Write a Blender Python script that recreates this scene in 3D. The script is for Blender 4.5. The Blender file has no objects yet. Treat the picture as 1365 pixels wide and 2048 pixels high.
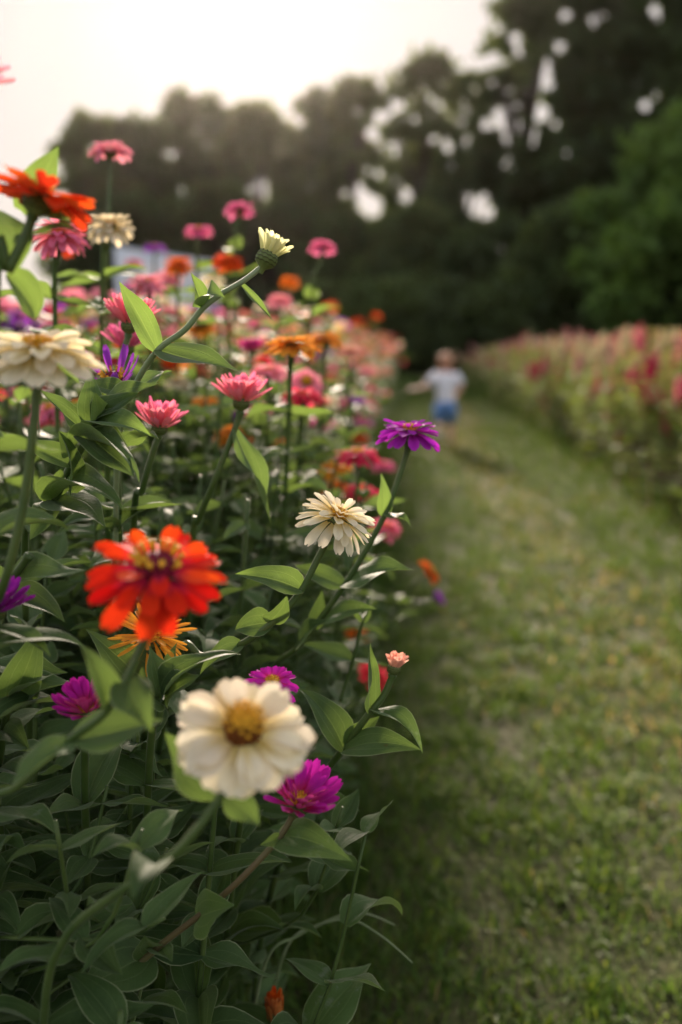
import bpy, math, random
import numpy as np
from mathutils import Vector, Matrix, noise

random.seed(7)
rng = np.random.default_rng(7)
R = math.radians
S = bpy.context.scene
COL = S.collection

# ------------------------------------------------------------------ camera
CAM_H, FPX = 1.0, 1991.0
PITCH, YAW = R(9.8), R(3.34)
cam_data = bpy.data.cameras.new('camera')
cam = bpy.data.objects.new('camera', cam_data); COL.objects.link(cam)
cam.location = (0, 0, CAM_H)
cam.rotation_euler = (math.pi / 2 - PITCH, 0, YAW)
cam_data.sensor_fit = 'VERTICAL'; cam_data.sensor_height = 36; cam_data.sensor_width = 24
cam_data.lens = 35
cam_data.clip_start = 0.02; cam_data.clip_end = 2000
cam_data.dof.use_dof = True
cam_data.dof.focus_distance = 0.84
cam_data.dof.aperture_fstop = 2.8
S.camera = cam
CR = Matrix.Rotation(YAW, 3, 'Z') @ Matrix.Rotation(math.pi / 2 - PITCH, 3, 'X')
CO = Vector((0, 0, CAM_H))
def cdir(px, py): return CR @ Vector(((px - 682.5) / FPX, (1024 - py) / FPX, -1.0))
def P(px, py, d): return CO + cdir(px, py) * d          # photo pixel + depth -> place
def camvec(x, y, z): return (CR @ Vector((x, y, z))).normalized()   # right, up, towards the lens

# ------------------------------------------------------------------ world and sun
SUN = cdir(470, -10).normalized()
SUN_EL = math.asin(SUN.z); SUN_AZ = math.atan2(SUN.x, SUN.y)
world = bpy.data.worlds.new('World'); S.world = world; world.use_nodes = True
wn, wl = world.node_tree.nodes, world.node_tree.links
bg = wn['Background']
sky = wn.new('ShaderNodeTexSky'); sky.sky_type = 'NISHITA'; sky.sun_disc = False
sky.sun_elevation = SUN_EL; sky.sun_rotation = SUN_AZ
sky.air_density = 1.0; sky.dust_density = 5.0; sky.ozone_density = 1.0
hs = wn.new('ShaderNodeHueSaturation'); hs.inputs['Saturation'].default_value = 0.5
wl.new(sky.outputs[0], hs.inputs['Color'])
# thin high cloud: evens the sky out, holding the bright side to one level and filling the dim side
bw = wn.new('ShaderNodeRGBToBW'); wl.new(hs.outputs[0], bw.inputs[0])
dv = wn.new('ShaderNodeMath'); dv.operation = 'DIVIDE'; dv.inputs[0].default_value = 2.2; wl.new(bw.outputs[0], dv.inputs[1])
mn = wn.new('ShaderNodeMath'); mn.operation = 'MINIMUM'; mn.inputs[1].default_value = 1.0; wl.new(dv.outputs[0], mn.inputs[0])
sc = wn.new('ShaderNodeVectorMath'); sc.operation = 'SCALE'; wl.new(hs.outputs[0], sc.inputs[0]); wl.new(mn.outputs[0], sc.inputs['Scale'])
veil = wn.new('ShaderNodeMix'); veil.data_type = 'RGBA'; veil.inputs[0].default_value = 0.45
veil.inputs[7].default_value = (2.36, 2.20, 2.26, 1)
wl.new(sc.outputs[0], veil.inputs[6]); wl.new(veil.outputs[2], bg.inputs['Color'])
bg.inputs['Strength'].default_value = 0.10
sun_data = bpy.data.lights.new('sun', 'SUN'); sun = bpy.data.objects.new('sun', sun_data); COL.objects.link(sun)
sun_data.energy = 5.0; sun_data.angle = R(10); sun_data.color = (1.0, 0.82, 0.67)
sun.rotation_euler = SUN.to_track_quat('Z', 'Y').to_euler(); sun.location = SUN * 60
S.view_settings.view_transform = 'Standard'; S.view_settings.look = 'None'
S.view_settings.exposure = 1.95; S.view_settings.gamma = 1.0
S.render.engine = 'CYCLES'
S.cycles.use_denoising = True
S.cycles.max_bounces = 8; S.cycles.transmission_bounces = 6; S.cycles.diffuse_bounces = 4
S.cycles.sample_clamp_indirect = 6

# ------------------------------------------------------------------ helpers
def lin(r, g, b):
    f = lambda c: (c / 255 / 12.92) if c / 255 <= 0.04045 else ((c / 255 + 0.055) / 1.055) ** 2.4
    return (f(r), f(g), f(b), 1)
def tag(o, label=None, cat=None, group=None, kind=None):
    if label: o['label'] = label
    if cat: o['category'] = cat
    if group: o['group'] = group
    if kind: o['kind'] = kind
    return o
def empty(name, loc):
    o = bpy.data.objects.new(name, None); COL.objects.link(o); o.location = loc
    o.empty_display_size = 0.05
    return o
def put(name, mesh, parent=None, M=None):
    o = bpy.data.objects.new(name, mesh); COL.objects.link(o)
    if parent is not None: o.parent = parent
    if M is not None: o.matrix_basis = M
    return o
class MB:
    """collects vertices, faces, uvs and material indices for one mesh"""
    def __init__(s): s.v = []; s.f = []; s.uv = []; s.m = []; s.c = []
    def add(s, verts, faces, uvs=None, mi=0, col=None):
        o = len(s.v); s.v.extend(tuple(p) for p in verts)
        s.uv.extend(uvs if uvs is not None else [(0, 0)] * len(verts))
        s.c.extend([col or (1, 1, 1, 1)] * len(verts))
        for f in faces: s.f.append(tuple(o + i for i in f)); s.m.append(mi)
        return s
    def mesh(s, name, mats, smooth=True, color=False):
        me = bpy.data.meshes.new(name); me.from_pydata(s.v, [], s.f)
        uvl = me.uv_layers.new(name='UVMap')
        li = np.empty(len(me.loops), dtype=np.int32); me.loops.foreach_get('vertex_index', li)
        uva = np.array(s.uv, dtype=np.float32)[li]; uvl.data.foreach_set('uv', uva.ravel())
        for m in mats: me.materials.append(m)
        me.polygons.foreach_set('material_index', np.array(s.m, dtype=np.int32))
        if color:
            ca = me.color_attributes.new('Col', 'FLOAT_COLOR', 'POINT')
            ca.data.foreach_set('color', np.array(s.c, dtype=np.float32).ravel())
        if smooth: me.polygons.foreach_set('use_smooth', np.ones(len(me.polygons), dtype=bool))
        me.update(); return me
def catmull(pts, n=6):
    pts = [Vector(p) for p in pts]
    if len(pts) < 3: return [pts[0].lerp(pts[-1], i / n) for i in range(n + 1)]
    out = []
    for i in range(len(pts) - 1):
        p0 = pts[max(i - 1, 0)]; p1 = pts[i]; p2 = pts[i + 1]; p3 = pts[min(i + 2, len(pts) - 1)]
        for k in range(n):
            t = k / n
            out.append(0.5 * ((2 * p1) + (p2 - p0) * t + (2 * p0 - 5 * p1 + 4 * p2 - p3) * t * t + (3 * p1 - p0 - 3 * p2 + p3) * t ** 3))
    out.append(pts[-1]); return out
def tube(mb, path, radii, sides=8, mi=0, col=None, cap=True):
    path = [Vector(p) for p in path]; n = len(path)
    if not hasattr(radii, '__len__'): radii = [radii] * n
    vs, uvs, fs = [], [], []
    ref = Vector((0.31, 0.17, 0.93)); prev = None
    for i, p in enumerate(path):
        t = (path[min(i + 1, n - 1)] - path[max(i - 1, 0)])
        if t.length < 1e-9: t = Vector((0, 0, 1))
        t.normalize()
        a = (prev if prev is not None else ref); a = a - t * a.dot(t)
        if a.length < 1e-4: a = t.orthogonal()
        a.normalize(); prev = a; b = t.cross(a)
        for k in range(sides):
            th = 2 * math.pi * k / sides
            vs.append(p + (a * math.cos(th) + b * math.sin(th)) * radii[i]); uvs.append((k / sides, i / max(n - 1, 1)))
    for i in range(n - 1):
        for k in range(sides):
            k2 = (k + 1) % sides
            fs.append((i * sides + k, i * sides + k2, (i + 1) * sides + k2, (i + 1) * sides + k))
    if cap: fs.append(tuple(range((n - 1) * sides, n * sides))); fs.append(tuple(reversed(range(sides))))
    mb.add(vs, fs, uvs, mi, col)
def frame(x, z):
    x = Vector(x).normalized(); z = Vector(z); z = z - x * z.dot(x)
    if z.length < 1e-5: z = x.orthogonal()
    z.normalize(); y = z.cross(x)
    return Matrix((x, y, z)).transposed()
def place(pos, rot3, scale=(1, 1, 1)):
    return Matrix.Translation(pos) @ rot3.to_4x4() @ Matrix.Diagonal((*scale, 1))
def axis_frame(z, spin=0.0):
    z = Vector(z).normalized(); x = Vector((1, 0, 0)) if abs(z.x) < 0.9 else Vector((0, 1, 0))
    y = z.cross(x).normalized(); x = y.cross(z)
    return Matrix((x, y, z)).transposed() @ Matrix.Rotation(spin, 3, 'Z')

# ------------------------------------------------------------------ materials
class NT:
    def __init__(s, name):
        s.m = bpy.data.materials.new(name); s.m.use_nodes = True
        s.n = s.m.node_tree.nodes; s.l = s.m.node_tree.links; s.n.clear()
        s.out = s.n.new('ShaderNodeOutputMaterial')
    def node(s, t, **kw):
        nd = s.n.new(t)
        for k, v in kw.items(): setattr(nd, k, v)
        return nd
    def link(s, a, b): s.l.new(a, b)
    def val(s, x, sock):
        if hasattr(x, 'links'): s.l.new(x, sock)
        else: sock.default_value = x
    def math(s, op, a, b=0.0, c=0.0, clamp=False):
        nd = s.node('ShaderNodeMath', operation=op); nd.use_clamp = clamp
        s.val(a, nd.inputs[0]); s.val(b, nd.inputs[1]); s.val(c, nd.inputs[2]); return nd.outputs[0]
    def ramp(s, x, a, b):
        nd = s.node('ShaderNodeMapRange'); nd.interpolation_type = 'SMOOTHSTEP'
        s.val(x, nd.inputs[0]); nd.inputs[1].default_value = a; nd.inputs[2].default_value = b; return nd.outputs[0]
    def mix(s, f, a, b, mode='MIX'):
        nd = s.node('ShaderNodeMix', data_type='RGBA', blend_type=mode)
        s.val(f, nd.inputs[0]); s.val(a, nd.inputs[6]); s.val(b, nd.inputs[7]); return nd.outputs[2]
    def noise(s, scale, detail=3, coord=None, rough=0.6):
        nd = s.node('ShaderNodeTexNoise'); nd.inputs['Scale'].default_value = scale
        nd.inputs['Detail'].default_value = detail; nd.inputs['Roughness'].default_value = rough
        if coord is not None: s.link(coord, nd.inputs['Vector'])
        return nd.outputs['Fac']
    def principled(s, col, rough=0.5, spec=0.5, **kw):
        b = s.node('ShaderNodeBsdfPrincipled'); s.val(col, b.inputs['Base Color']); s.val(rough, b.inputs['Roughness'])
        b.inputs['Specular IOR Level'].default_value = spec
        for k, v in kw.items(): s.val(v, b.inputs[k])
        return b
    def leafy(s, col, tcol, fac, rough=0.5, spec=0.4, normal=None, sheen=0.0):
        b = s.principled(col, rough, spec)
        if sheen:
            b.inputs['Sheen Weight'].default_value = sheen; b.inputs['Sheen Roughness'].default_value = 0.4
        t = s.node('ShaderNodeBsdfTranslucent'); s.val(tcol, t.inputs['Color'])
        if normal is not None: s.link(normal, b.inputs['Normal']); s.link(normal, t.inputs['Normal'])
        mx = s.node('ShaderNodeMixShader'); s.val(fac, mx.inputs[0])
        s.link(b.outputs[0], mx.inputs[1]); s.link(t.outputs[0], mx.inputs[2]); s.link(mx.outputs[0], s.out.inputs[0])
        return s.m

def leaf_material(name, base, base2, under, trans, mildew=0.5):
    s = NT(name)
    uv = s.node('ShaderNodeUVMap'); sep = s.node('ShaderNodeSeparateXYZ'); s.link(uv.outputs[0], sep.inputs[0])
    u, v = sep.outputs[0], sep.outputs[1]
    a = s.math('ABSOLUTE', s.math('MULTIPLY_ADD', v, 2.0, -1.0))
    oi = s.node('ShaderNodeObjectInfo'); geo = s.node('ShaderNodeNewGeometry'); rnd = oi.outputs['Random']
    tc = s.node('ShaderNodeTexCoord'); obj = tc.outputs['Object']
    wv = s.node('ShaderNodeVectorMath', operation='ADD'); s.link(geo.outputs['Position'], wv.inputs[0])
    cmb = s.node('ShaderNodeCombineXYZ'); s.link(s.math('MULTIPLY', rnd, 37.0), cmb.inputs[0]); s.link(cmb.outputs[0], wv.inputs[1])
    pos = wv.outputs[0]
    n1 = s.noise(28, 4, pos); n2 = s.noise(170, 2, pos)
    col = s.mix(rnd, base, base2)
    col = s.mix(s.math('MULTIPLY', s.ramp(n1, 0.3, 0.75), 0.5), col, (base2[0] * 1.5, base2[1] * 1.35, base2[2] * 1.3, 1))
    mid = s.ramp(a, 0.055, 0.0)
    lat = s.ramp(s.math('ABSOLUTE', s.math('SUBTRACT', a, s.math('MULTIPLY_ADD', s.math('SINE', s.math('MULTIPLY', u, 3.14)), 0.16, 0.36))), 0.04, 0.0)
    # fine side veins slanting off the three main ones
    sv = s.math('SINE', s.math('MULTIPLY', s.math('SUBTRACT', u, s.math('MULTIPLY', a, 0.22)), 78.0))
    svm = s.math('MULTIPLY', s.math('MULTIPLY', s.ramp(sv, 0.78, 1.0), 0.3), n1)
    veins = s.math('MAXIMUM', s.math('MAXIMUM', mid, s.math('MULTIPLY', lat, 0.75)), svm)
    col = s.mix(s.math('MULTIPLY', veins, 0.48), col, (0.15, 0.22, 0.08, 1))
    mil = s.math('MULTIPLY', s.ramp(s.noise(45, 5, pos, 0.75), 0.56, 0.72), s.math('MULTIPLY', s.ramp(rnd, 0.6, 1.0), mildew))
    col = s.mix(mil, col, (0.30, 0.33, 0.27, 1))
    brown = s.math('MULTIPLY', s.ramp(s.noise(60, 2, pos), 0.70, 0.78), s.ramp(s.math('FRACT', s.math('MULTIPLY', rnd, 7.3)), 0.4, 0.9))
    col = s.mix(s.math('MULTIPLY', brown, 0.7), col, (0.10, 0.06, 0.02, 1))
    col = s.mix(s.math('MULTIPLY', geo.outputs['Backfacing'], 0.75), col, under)
    col = s.mix(s.math('MULTIPLY', s.ramp(a, 0.93, 0.995), 0.75), col, (0.36, 0.40, 0.22, 1))  # backlit rim of leaf hairs painted in as a pale edge colour
    tcol = s.mix(s.math('MULTIPLY', veins, 0.4), trans, (trans[0] * 1.7, trans[1] * 1.5, trans[2] * 2, 1))
    vor = s.node('ShaderNodeTexVoronoi'); vor.inputs['Scale'].default_value = 420; s.link(pos, vor.inputs['Vector'])
    hgt = s.math('ADD', s.math('MULTIPLY', veins, -0.8), s.math('ADD', s.math('MULTIPLY', vor.outputs[0], 0.35), s.math('MULTIPLY', n1, 0.8)))
    bmp = s.node('ShaderNodeBump'); bmp.inputs['Strength'].default_value = 0.35; bmp.inputs['Distance'].default_value = 0.0012
    s.link(hgt, bmp.inputs['Height'])
    rough = s.math('MULTIPLY_ADD', n1, 0.35, 0.44)
    return s.leafy(col, tcol, 0.30, rough, 0.24, bmp.outputs[0], sheen=0.14)

M_LEAF = leaf_material('zinnia_leaf', (0.018, 0.047, 0.012, 1), (0.068, 0.126, 0.037, 1), (0.085, 0.125, 0.060, 1), (0.22, 0.34, 0.06, 1))
M_CLEAF = leaf_material('celosia_leaf', (0.070, 0.150, 0.028, 1), (0.150, 0.215, 0.045, 1), (0.16, 0.21, 0.08, 1), (0.42, 0.55, 0.06, 1), 0.2)

def stem_material(name, c1, c2):
    s = NT(name); geo = s.node('ShaderNodeNewGeometry')
    n = s.noise(22, 3, geo.outputs['Position']); n2 = s.noise(260, 2, geo.outputs['Position'])
    col = s.mix(s.ramp(n, 0.35, 0.7), c1, c2)
    bmp = s.node('ShaderNodeBump'); bmp.inputs['Strength'].default_value = 0.25; bmp.inputs['Distance'].default_value = 0.0008
    s.link(n2, bmp.inputs['Height'])
    b = s.principled(col, 0.5, 0.35); b.inputs['Sheen Weight'].default_value = 0.10; b.inputs['Sheen Roughness'].default_value = 0.35
    s.link(bmp.outputs[0], b.inputs['Normal']); s.link(b.outputs[0], s.out.inputs[0]); return s.m
M_STEM = stem_material('zinnia_stem', (0.045, 0.085, 0.015, 1), (0.085, 0.125, 0.030, 1))
M_STEM_R = stem_material('reddish_stem', (0.12, 0.085, 0.035, 1), (0.13, 0.125, 0.045, 1))
M_CSTEM = stem_material('celosia_stem', (0.22, 0.09, 0.06, 1), (0.24, 0.2, 0.08, 1))
M_STEM_P = stem_material('pale_stem', (0.17, 0.23, 0.10, 1), (0.26, 0.31, 0.17, 1))

def calyx_material():
    s = NT('calyx'); uv = s.node('ShaderNodeUVMap'); sep = s.node('ShaderNodeSeparateXYZ'); s.link(uv.outputs[0], sep.inputs[0])
    col = s.mix(s.ramp(sep.outputs[0], 0.55, 0.95), (0.13, 0.17, 0.05, 1), (0.035, 0.028, 0.012, 1))
    b = s.principled(col, 0.55, 0.3); s.link(b.outputs[0], s.out.inputs[0]); return s.m
M_CALYX = calyx_material()
def plain(name, col, rough=0.6, spec=0.3, nscale=40, var=0.35, bump=0.0):
    s = NT(name); geo = s.node('ShaderNodeNewGeometry'); n = s.noise(nscale, 4, geo.outputs['Position'])
    c = s.mix(s.ramp(n, 0.3, 0.7), tuple(x * (1 - var) for x in col[:3]) + (1,), tuple(min(1, x * (1 + var)) for x in col[:3]) + (1,))
    b = s.principled(c, rough, spec)
    if bump:
        bm = s.node('ShaderNodeBump'); bm.inputs['Strength'].default_value = bump; bm.inputs['Distance'].default_value = 0.01
        s.link(n, bm.inputs['Height']); s.link(bm.outputs[0], b.inputs['Normal'])
    s.link(b.outputs[0], s.out.inputs[0]); return s.m
def petal_material(name, base, tip, under, trans=0.35):
    s = NT('petal_' + name); uv = s.node('ShaderNodeUVMap'); sep = s.node('ShaderNodeSeparateXYZ'); s.link(uv.outputs[0], sep.inputs[0])
    u, v = sep.outputs[0], sep.outputs[1]
    geo = s.node('ShaderNodeNewGeometry'); oi = s.node('ShaderNodeObjectInfo')
    n = s.noise(130, 3, geo.outputs['Position'])
    st = s.noise(9, 2); cm = s.node('ShaderNodeCombineXYZ'); s.link(s.math('MULTIPLY', u, 0.35), cm.inputs[0]); s.link(s.math('MULTIPLY', v, 5.0), cm.inputs[1])
    s.link(s.math('MULTIPLY', oi.outputs['Random'], 31.0), cm.inputs[2]); s.link(cm.outputs[0], st.node.inputs['Vector'])
    g = s.math('ADD', u, s.math('MULTIPLY', s.math('SUBTRACT', st, 0.5), 0.55))
    col = s.mix(s.ramp(g, 0.05, 0.62), base, tip)
    col = s.mix(s.math('MULTIPLY', geo.outputs['Backfacing'], 0.7), col, under)
    col = s.mix(s.math('MULTIPLY', s.ramp(st, 0.50, 0.72), 0.5), col, (tip[0] * .72, tip[1] * .66, tip[2] * .72, 1))
    col = s.mix(s.math('MULTIPLY', s.ramp(n, 0.6, 0.85), 0.25), col, (min(1, tip[0] * 1.25), min(1, tip[1] * 1.3), min(1, tip[2] * 1.25), 1))
    tipb = s.math('MULTIPLY', s.ramp(u, 0.86, 1.0), s.ramp(s.noise(55, 2, geo.outputs['Position']), 0.5, 0.7))
    col = s.mix(s.math('MULTIPLY', tipb, 0.45), col, (tip[0] * .5, tip[1] * .42, tip[2] * .3, 1))
    hs_ = s.node('ShaderNodeHueSaturation'); s.link(col, hs_.inputs['Color'])
    s.link(s.math('MULTIPLY_ADD', oi.outputs['Random'], 0.25, 0.86), hs_.inputs['Value'])
    s.link(s.math('MULTIPLY_ADD', oi.outputs['Random'], 0.016, 0.492), hs_.inputs['Hue'])
    bmp = s.node('ShaderNodeBump'); bmp.inputs['Strength'].default_value = 0.4; bmp.inputs['Distance'].default_value = 0.0008
    s.link(st, bmp.inputs['Height'])
    return s.leafy(hs_.outputs[0], hs_.outputs[0], trans, 0.7, 0.07, bmp.outputs[0], sheen=0.10)
PET = {
    'cream': petal_material('cream', lin(238, 214, 130), lin(246, 236, 208), lin(238, 226, 180)),
    'scarlet': petal_material('scarlet', lin(176, 16, 84), lin(236, 62, 22), lin(220, 84, 50)),
    'purple': petal_material('purple', lin(160, 24, 124), lin(186, 48, 190), lin(158, 34, 150)),
    'magenta': petal_material('magenta', lin(214, 70, 110), lin(206, 44, 176), lin(214, 84, 120)),
    'coral': petal_material('coral', lin(236, 122, 128), lin(242, 130, 164), lin(236, 140, 146)),
    'orange': petal_material('orange', lin(220, 84, 20), lin(240, 122, 30), lin(224, 120, 48)),
    'vermilion': petal_material('vermilion', lin(232, 90, 24), lin(232, 84, 26), lin(226, 80, 34)),
    'gold': petal_material('gold', lin(232, 140, 30), lin(240, 164, 58), lin(226, 150, 70)),
    'red': petal_material('red', lin(206, 30, 80), lin(236, 62, 92), lin(224, 84, 106)),
    'pink': petal_material('pink', lin(238, 150, 140), lin(244, 156, 178), lin(236, 158, 168)),
    'rose': petal_material('rose', lin(222, 96, 140), lin(232, 112, 164), lin(226, 124, 160)),
    'peach': petal_material('peach', lin(238, 170, 120), lin(240, 172, 150), lin(232, 180, 160)),
    'lilac': petal_material('lilac', lin(170, 60, 170), lin(172, 76, 200), lin(160, 80, 190)),
    'yellowgreen': petal_material('yellowgreen', lin(206, 208, 120), lin(246, 240, 196), lin(226, 226, 160)),
    'rust': petal_material('rust', lin(190, 110, 40), lin(226, 96, 24), lin(206, 150, 84)),
}
M_DISC = {
    'yellow': plain('disc_yellow', lin(232, 168, 48), 0.7, 0.2, 300, 0.35, 0.5),
    'brown': plain('disc_brown', lin(112, 62, 22), 0.8, 0.2, 300, 0.45, 0.5),
    'maroon': plain('disc_maroon', lin(110, 14, 40), 0.7, 0.2, 300, 0.5, 0.4),
    'green': plain('disc_green', lin(150, 150, 70), 0.7, 0.2, 300, 0.4, 0.4),
}
def soil_material():
    s = NT('soil_and_thatch'); geo = s.node('ShaderNodeNewGeometry'); p = geo.outputs['Position']
    n = s.noise(1.1, 5, p); n2 = s.noise(34, 5, p); n3 = s.noise(6, 4, p)
    c = s.mix(s.ramp(n2, 0.3, 0.7), (0.022, 0.026, 0.008, 1), (0.075, 0.072, 0.030, 1))
    c = s.mix(s.ramp(n3, 0.35, 0.7), c, (0.055, 0.07, 0.02, 1))
    c = s.mix(s.math('MULTIPLY', s.ramp(n, 0.45, 0.7), 0.5), c, (0.09, 0.085, 0.045, 1))
    b = s.principled(c, 0.9, 0.1); bm = s.node('ShaderNodeBump'); bm.inputs['Strength'].default_value = 0.7; bm.inputs['Distance'].default_value = 0.02
    s.link(n2, bm.inputs['Height']); s.link(bm.outputs[0], b.inputs['Normal']); s.link(b.outputs[0], s.out.inputs[0]); return s.m
M_SOIL = soil_material()
def attr_material(name, rough, trans, tw=1.3):
    s = NT(name); at = s.node('ShaderNodeAttribute'); at.attribute_name = 'Col'
    t = s.mix(1.0, at.outputs['Color'], (tw * 1.15, tw, tw * 0.5, 1), 'MULTIPLY')
    return s.leafy(at.outputs['Color'], t, trans, rough, 0.12)
M_GRASS = attr_material('grass_blades', 0.55, 0.35)
M_FAR = attr_material('far_bed', 0.6, 0.3, 1.2)
def bark_material():
    s = NT('bark'); geo = s.node('ShaderNodeNewGeometry'); mp = s.node('ShaderNodeMapping'); mp.inputs['Scale'].default_value = (9, 9, 1.5)
    s.link(geo.outputs['Position'], mp.inputs[0]); n = s.noise(1.5, 5, mp.outputs[0])
    c = s.mix(s.ramp(n, 0.3, 0.7), (0.035, 0.028, 0.02, 1), (0.12, 0.1, 0.08, 1)); b = s.principled(c, 0.9, 0.1)
    bm = s.node('ShaderNodeBump'); bm.inputs['Distance'].default_value = 0.05; s.link(n, bm.inputs['Height']); s.link(bm.outputs[0], b.inputs['Normal'])
    s.link(b.outputs[0], s.out.inputs[0]); return s.m
M_BARK = bark_material()
def crown_material(name, a, b_, t):
    s = NT(name); geo = s.node('ShaderNodeNewGeometry'); n = s.noise(0.9, 3, geo.outputs['Position']); n2 = s.noise(7, 2, geo.outputs['Position'])
    c = s.mix(s.ramp(s.math('ADD', s.math('MULTIPLY', n, 0.6), s.math('MULTIPLY', n2, 0.4)), 0.38, 0.62), a, b_)
    return s.leafy(c, t, 0.28, 0.6, 0.25)
M_CROWN = [crown_material('crown_dark', (0.030, 0.050, 0.016, 1), (0.055, 0.080, 0.024, 1), (0.13, 0.18, 0.03, 1)),
           crown_material('crown_mid', (0.038, 0.065, 0.018, 1), (0.07, 0.10, 0.028, 1), (0.18, 0.24, 0.035, 1)),
           crown_material('crown_light', (0.040, 0.085, 0.018, 1), (0.12, 0.21, 0.038, 1), (0.26, 0.40, 0.04, 1))]

# ------------------------------------------------------------------ ground
def ground():
    mb = MB(); xs = list(np.linspace(-3, 6, 46)); ys = list(np.linspace(-1, 30, 120))
    xs = [-600, -120, -30, -8] + xs + [12, 40, 150, 600]; ys = [-200, -30] + ys + [45, 90, 250, 900]
    for y in ys:
        for x in xs:
            z = 0.018 * noise.noise((x * 1.3, y * 1.3, 0)) + 0.01 * noise.noise((x * 5, y * 5, 3)) if abs(x) < 9 and -2 < y < 31 else 0
            mb.v.append((x, y, z)); mb.uv.append((0, 0)); mb.c.append((1, 1, 1, 1))
    w = len(xs)
    for j in range(len(ys) - 1):
        for i in range(w - 1): mb.f.append((j * w + i, j * w + i + 1, (j + 1) * w + i + 1, (j + 1) * w + i)); mb.m.append(0)
    return tag(put('ground', mb.mesh('ground', [M_SOIL])), kind='structure', label='brown soil and thatch under the mown grass path')
ground()
def gz(x, y): return 0.018 * noise.noise((x * 1.3, y * 1.3, 0)) + 0.01 * noise.noise((x * 5, y * 5, 3)) if abs(x) < 9 and -2 < y < 31 else 0

def grass():
    V, F, C = [], [], []
    zones = [((-0.35, 1.75), (1.15, 3.0), 13500, 0.034, 0.0030), ((-0.35, 1.75), (3.0, 6.0), 6800, 0.036, 0.0042),
             ((-0.3, 1.8), (6.0, 12.0), 2700, 0.04, 0.007), ((-0.5, 2.0), (12.0, 27.0), 650, 0.045, 0.013), ((-0.3, 1.8), (0.2, 1.15), 2500, 0.034, 0.003), ((-0.2, 1.7), (1.2, 4.0), 900, 0.022, 0.011)]
    pal = np.array([(0.064, 0.126, 0.022), (0.092, 0.162, 0.032), (0.034, 0.072, 0.014), (0.17, 0.180, 0.070), (0.32, 0.27, 0.15), (0.12, 0.17, 0.032)])
    off = 0
    for (x0, x1), (y0, y1), den, h, w in zones:
        n = int((x1 - x0) * (y1 - y0) * den)
        x = rng.uniform(x0, x1, n); y = rng.uniform(y0, y1, n)
        patch = np.array([noise.noise((a * 1.7, b * 0.9, 5.0)) for a, b in zip(x, y)])
        fine = np.array([noise.noise((a * 9, b * 9, 1.0)) for a, b in zip(x, y)])
        track = np.exp(-((x - 0.72 - 0.10 * np.sin(y * .5)) / 0.34) ** 2)               # worn strip down the middle
        keep = rng.random(n) < np.clip(0.75 + 0.9 * fine - 0.15 * track, 0.12, 1)
        x, y, patch, fine, track = x[keep], y[keep], patch[keep], fine[keep], track[keep]; n = len(x)
        z = np.array([gz(a, b) for a, b in zip(x, y)])
        dry = np.clip(-0.04 + 0.20 * patch + 0.42 * track * track, 0.01, 0.5)
        r = rng.random(n)
        idx = np.where(r < dry * 0.55, 4, np.where(r < dry, 3, rng.choice([0, 1, 2, 5], n, p=[.4, .3, .18, .12])))
        col = pal[idx] * rng.uniform(0.75, 1.3, (n, 1))
        hh = h * rng.uniform(0.5, 1.35, n) * (1 + 0.5 * fine) * (1 + 0.9 * (rng.random(n) < 0.03)); hh = np.where(x < -0.05, hh * 1.7, hh); hh = np.where(x > 1.45, hh * 1.8, hh)
        ww = w * rng.uniform(0.6, 1.5, n)
        th = rng.uniform(0, 2 * np.pi, n); lean = rng.uniform(0.2, 1.25, n); ph = rng.uniform(0, 2 * np.pi, n)
        sx, sy = np.cos(th) * ww, np.sin(th) * ww
        lx, ly = np.cos(ph), np.sin(ph)
        b = np.stack([x, y, z - 0.004], 1); side = np.stack([sx, sy, 0 * sx], 1) * .5
        m = b + np.stack([lx * lean * hh * .35, ly * lean * hh * .35, hh * .6], 1)
        t = b + np.stack([lx * lean * hh, ly * lean * hh, hh * (1.05 - 0.38 * lean)], 1)
        vv = np.stack([b - side, b + side, m + side * .8, m - side * .8, t], 1).reshape(-1, 3)
        V.append(vv); C.append(np.repeat(col, 5, 0))
        base = off + np.arange(n) * 5
        F.append(np.stack([base, base + 1, base + 2, base + 3], 1)); F.append(np.stack([base + 3, base + 2, base + 4, base + 4], 1)); off += n * 5
    V = np.concatenate(V); C = np.concatenate(C); quads = np.concatenate([f for f in F[0::2]]); tris = np.concatenate([f[:, :3] for f in F[1::2]])
    me = bpy.data.meshes.new('grass'); me.vertices.add(len(V)); me.vertices.foreach_set('co', V.astype(np.float32).ravel())
    nl = len(quads) * 4 + len(tris) * 3; me.loops.add(nl)
    me.loops.foreach_set('vertex_index', np.concatenate([quads.ravel(), tris.ravel()]).astype(np.int32))
    me.polygons.add(len(quads) + len(tris))
    me.polygons.foreach_set('loop_start', np.concatenate([np.arange(len(quads)) * 4, len(quads) * 4 + np.arange(len(tris)) * 3]).astype(np.int32))
    me.update(calc_edges=True); me.validate()
    ca = me.color_attributes.new('Col', 'FLOAT_COLOR', 'POINT'); ca.data.foreach_set('color', np.concatenate([C, np.ones((len(C), 1))], 1).astype(np.float32).ravel())
    me.materials.append(M_GRASS)
    tag(put('grass', me), 'short mown grass of the path with dry tan patches', 'grass', kind='stuff')
grass()

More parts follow.
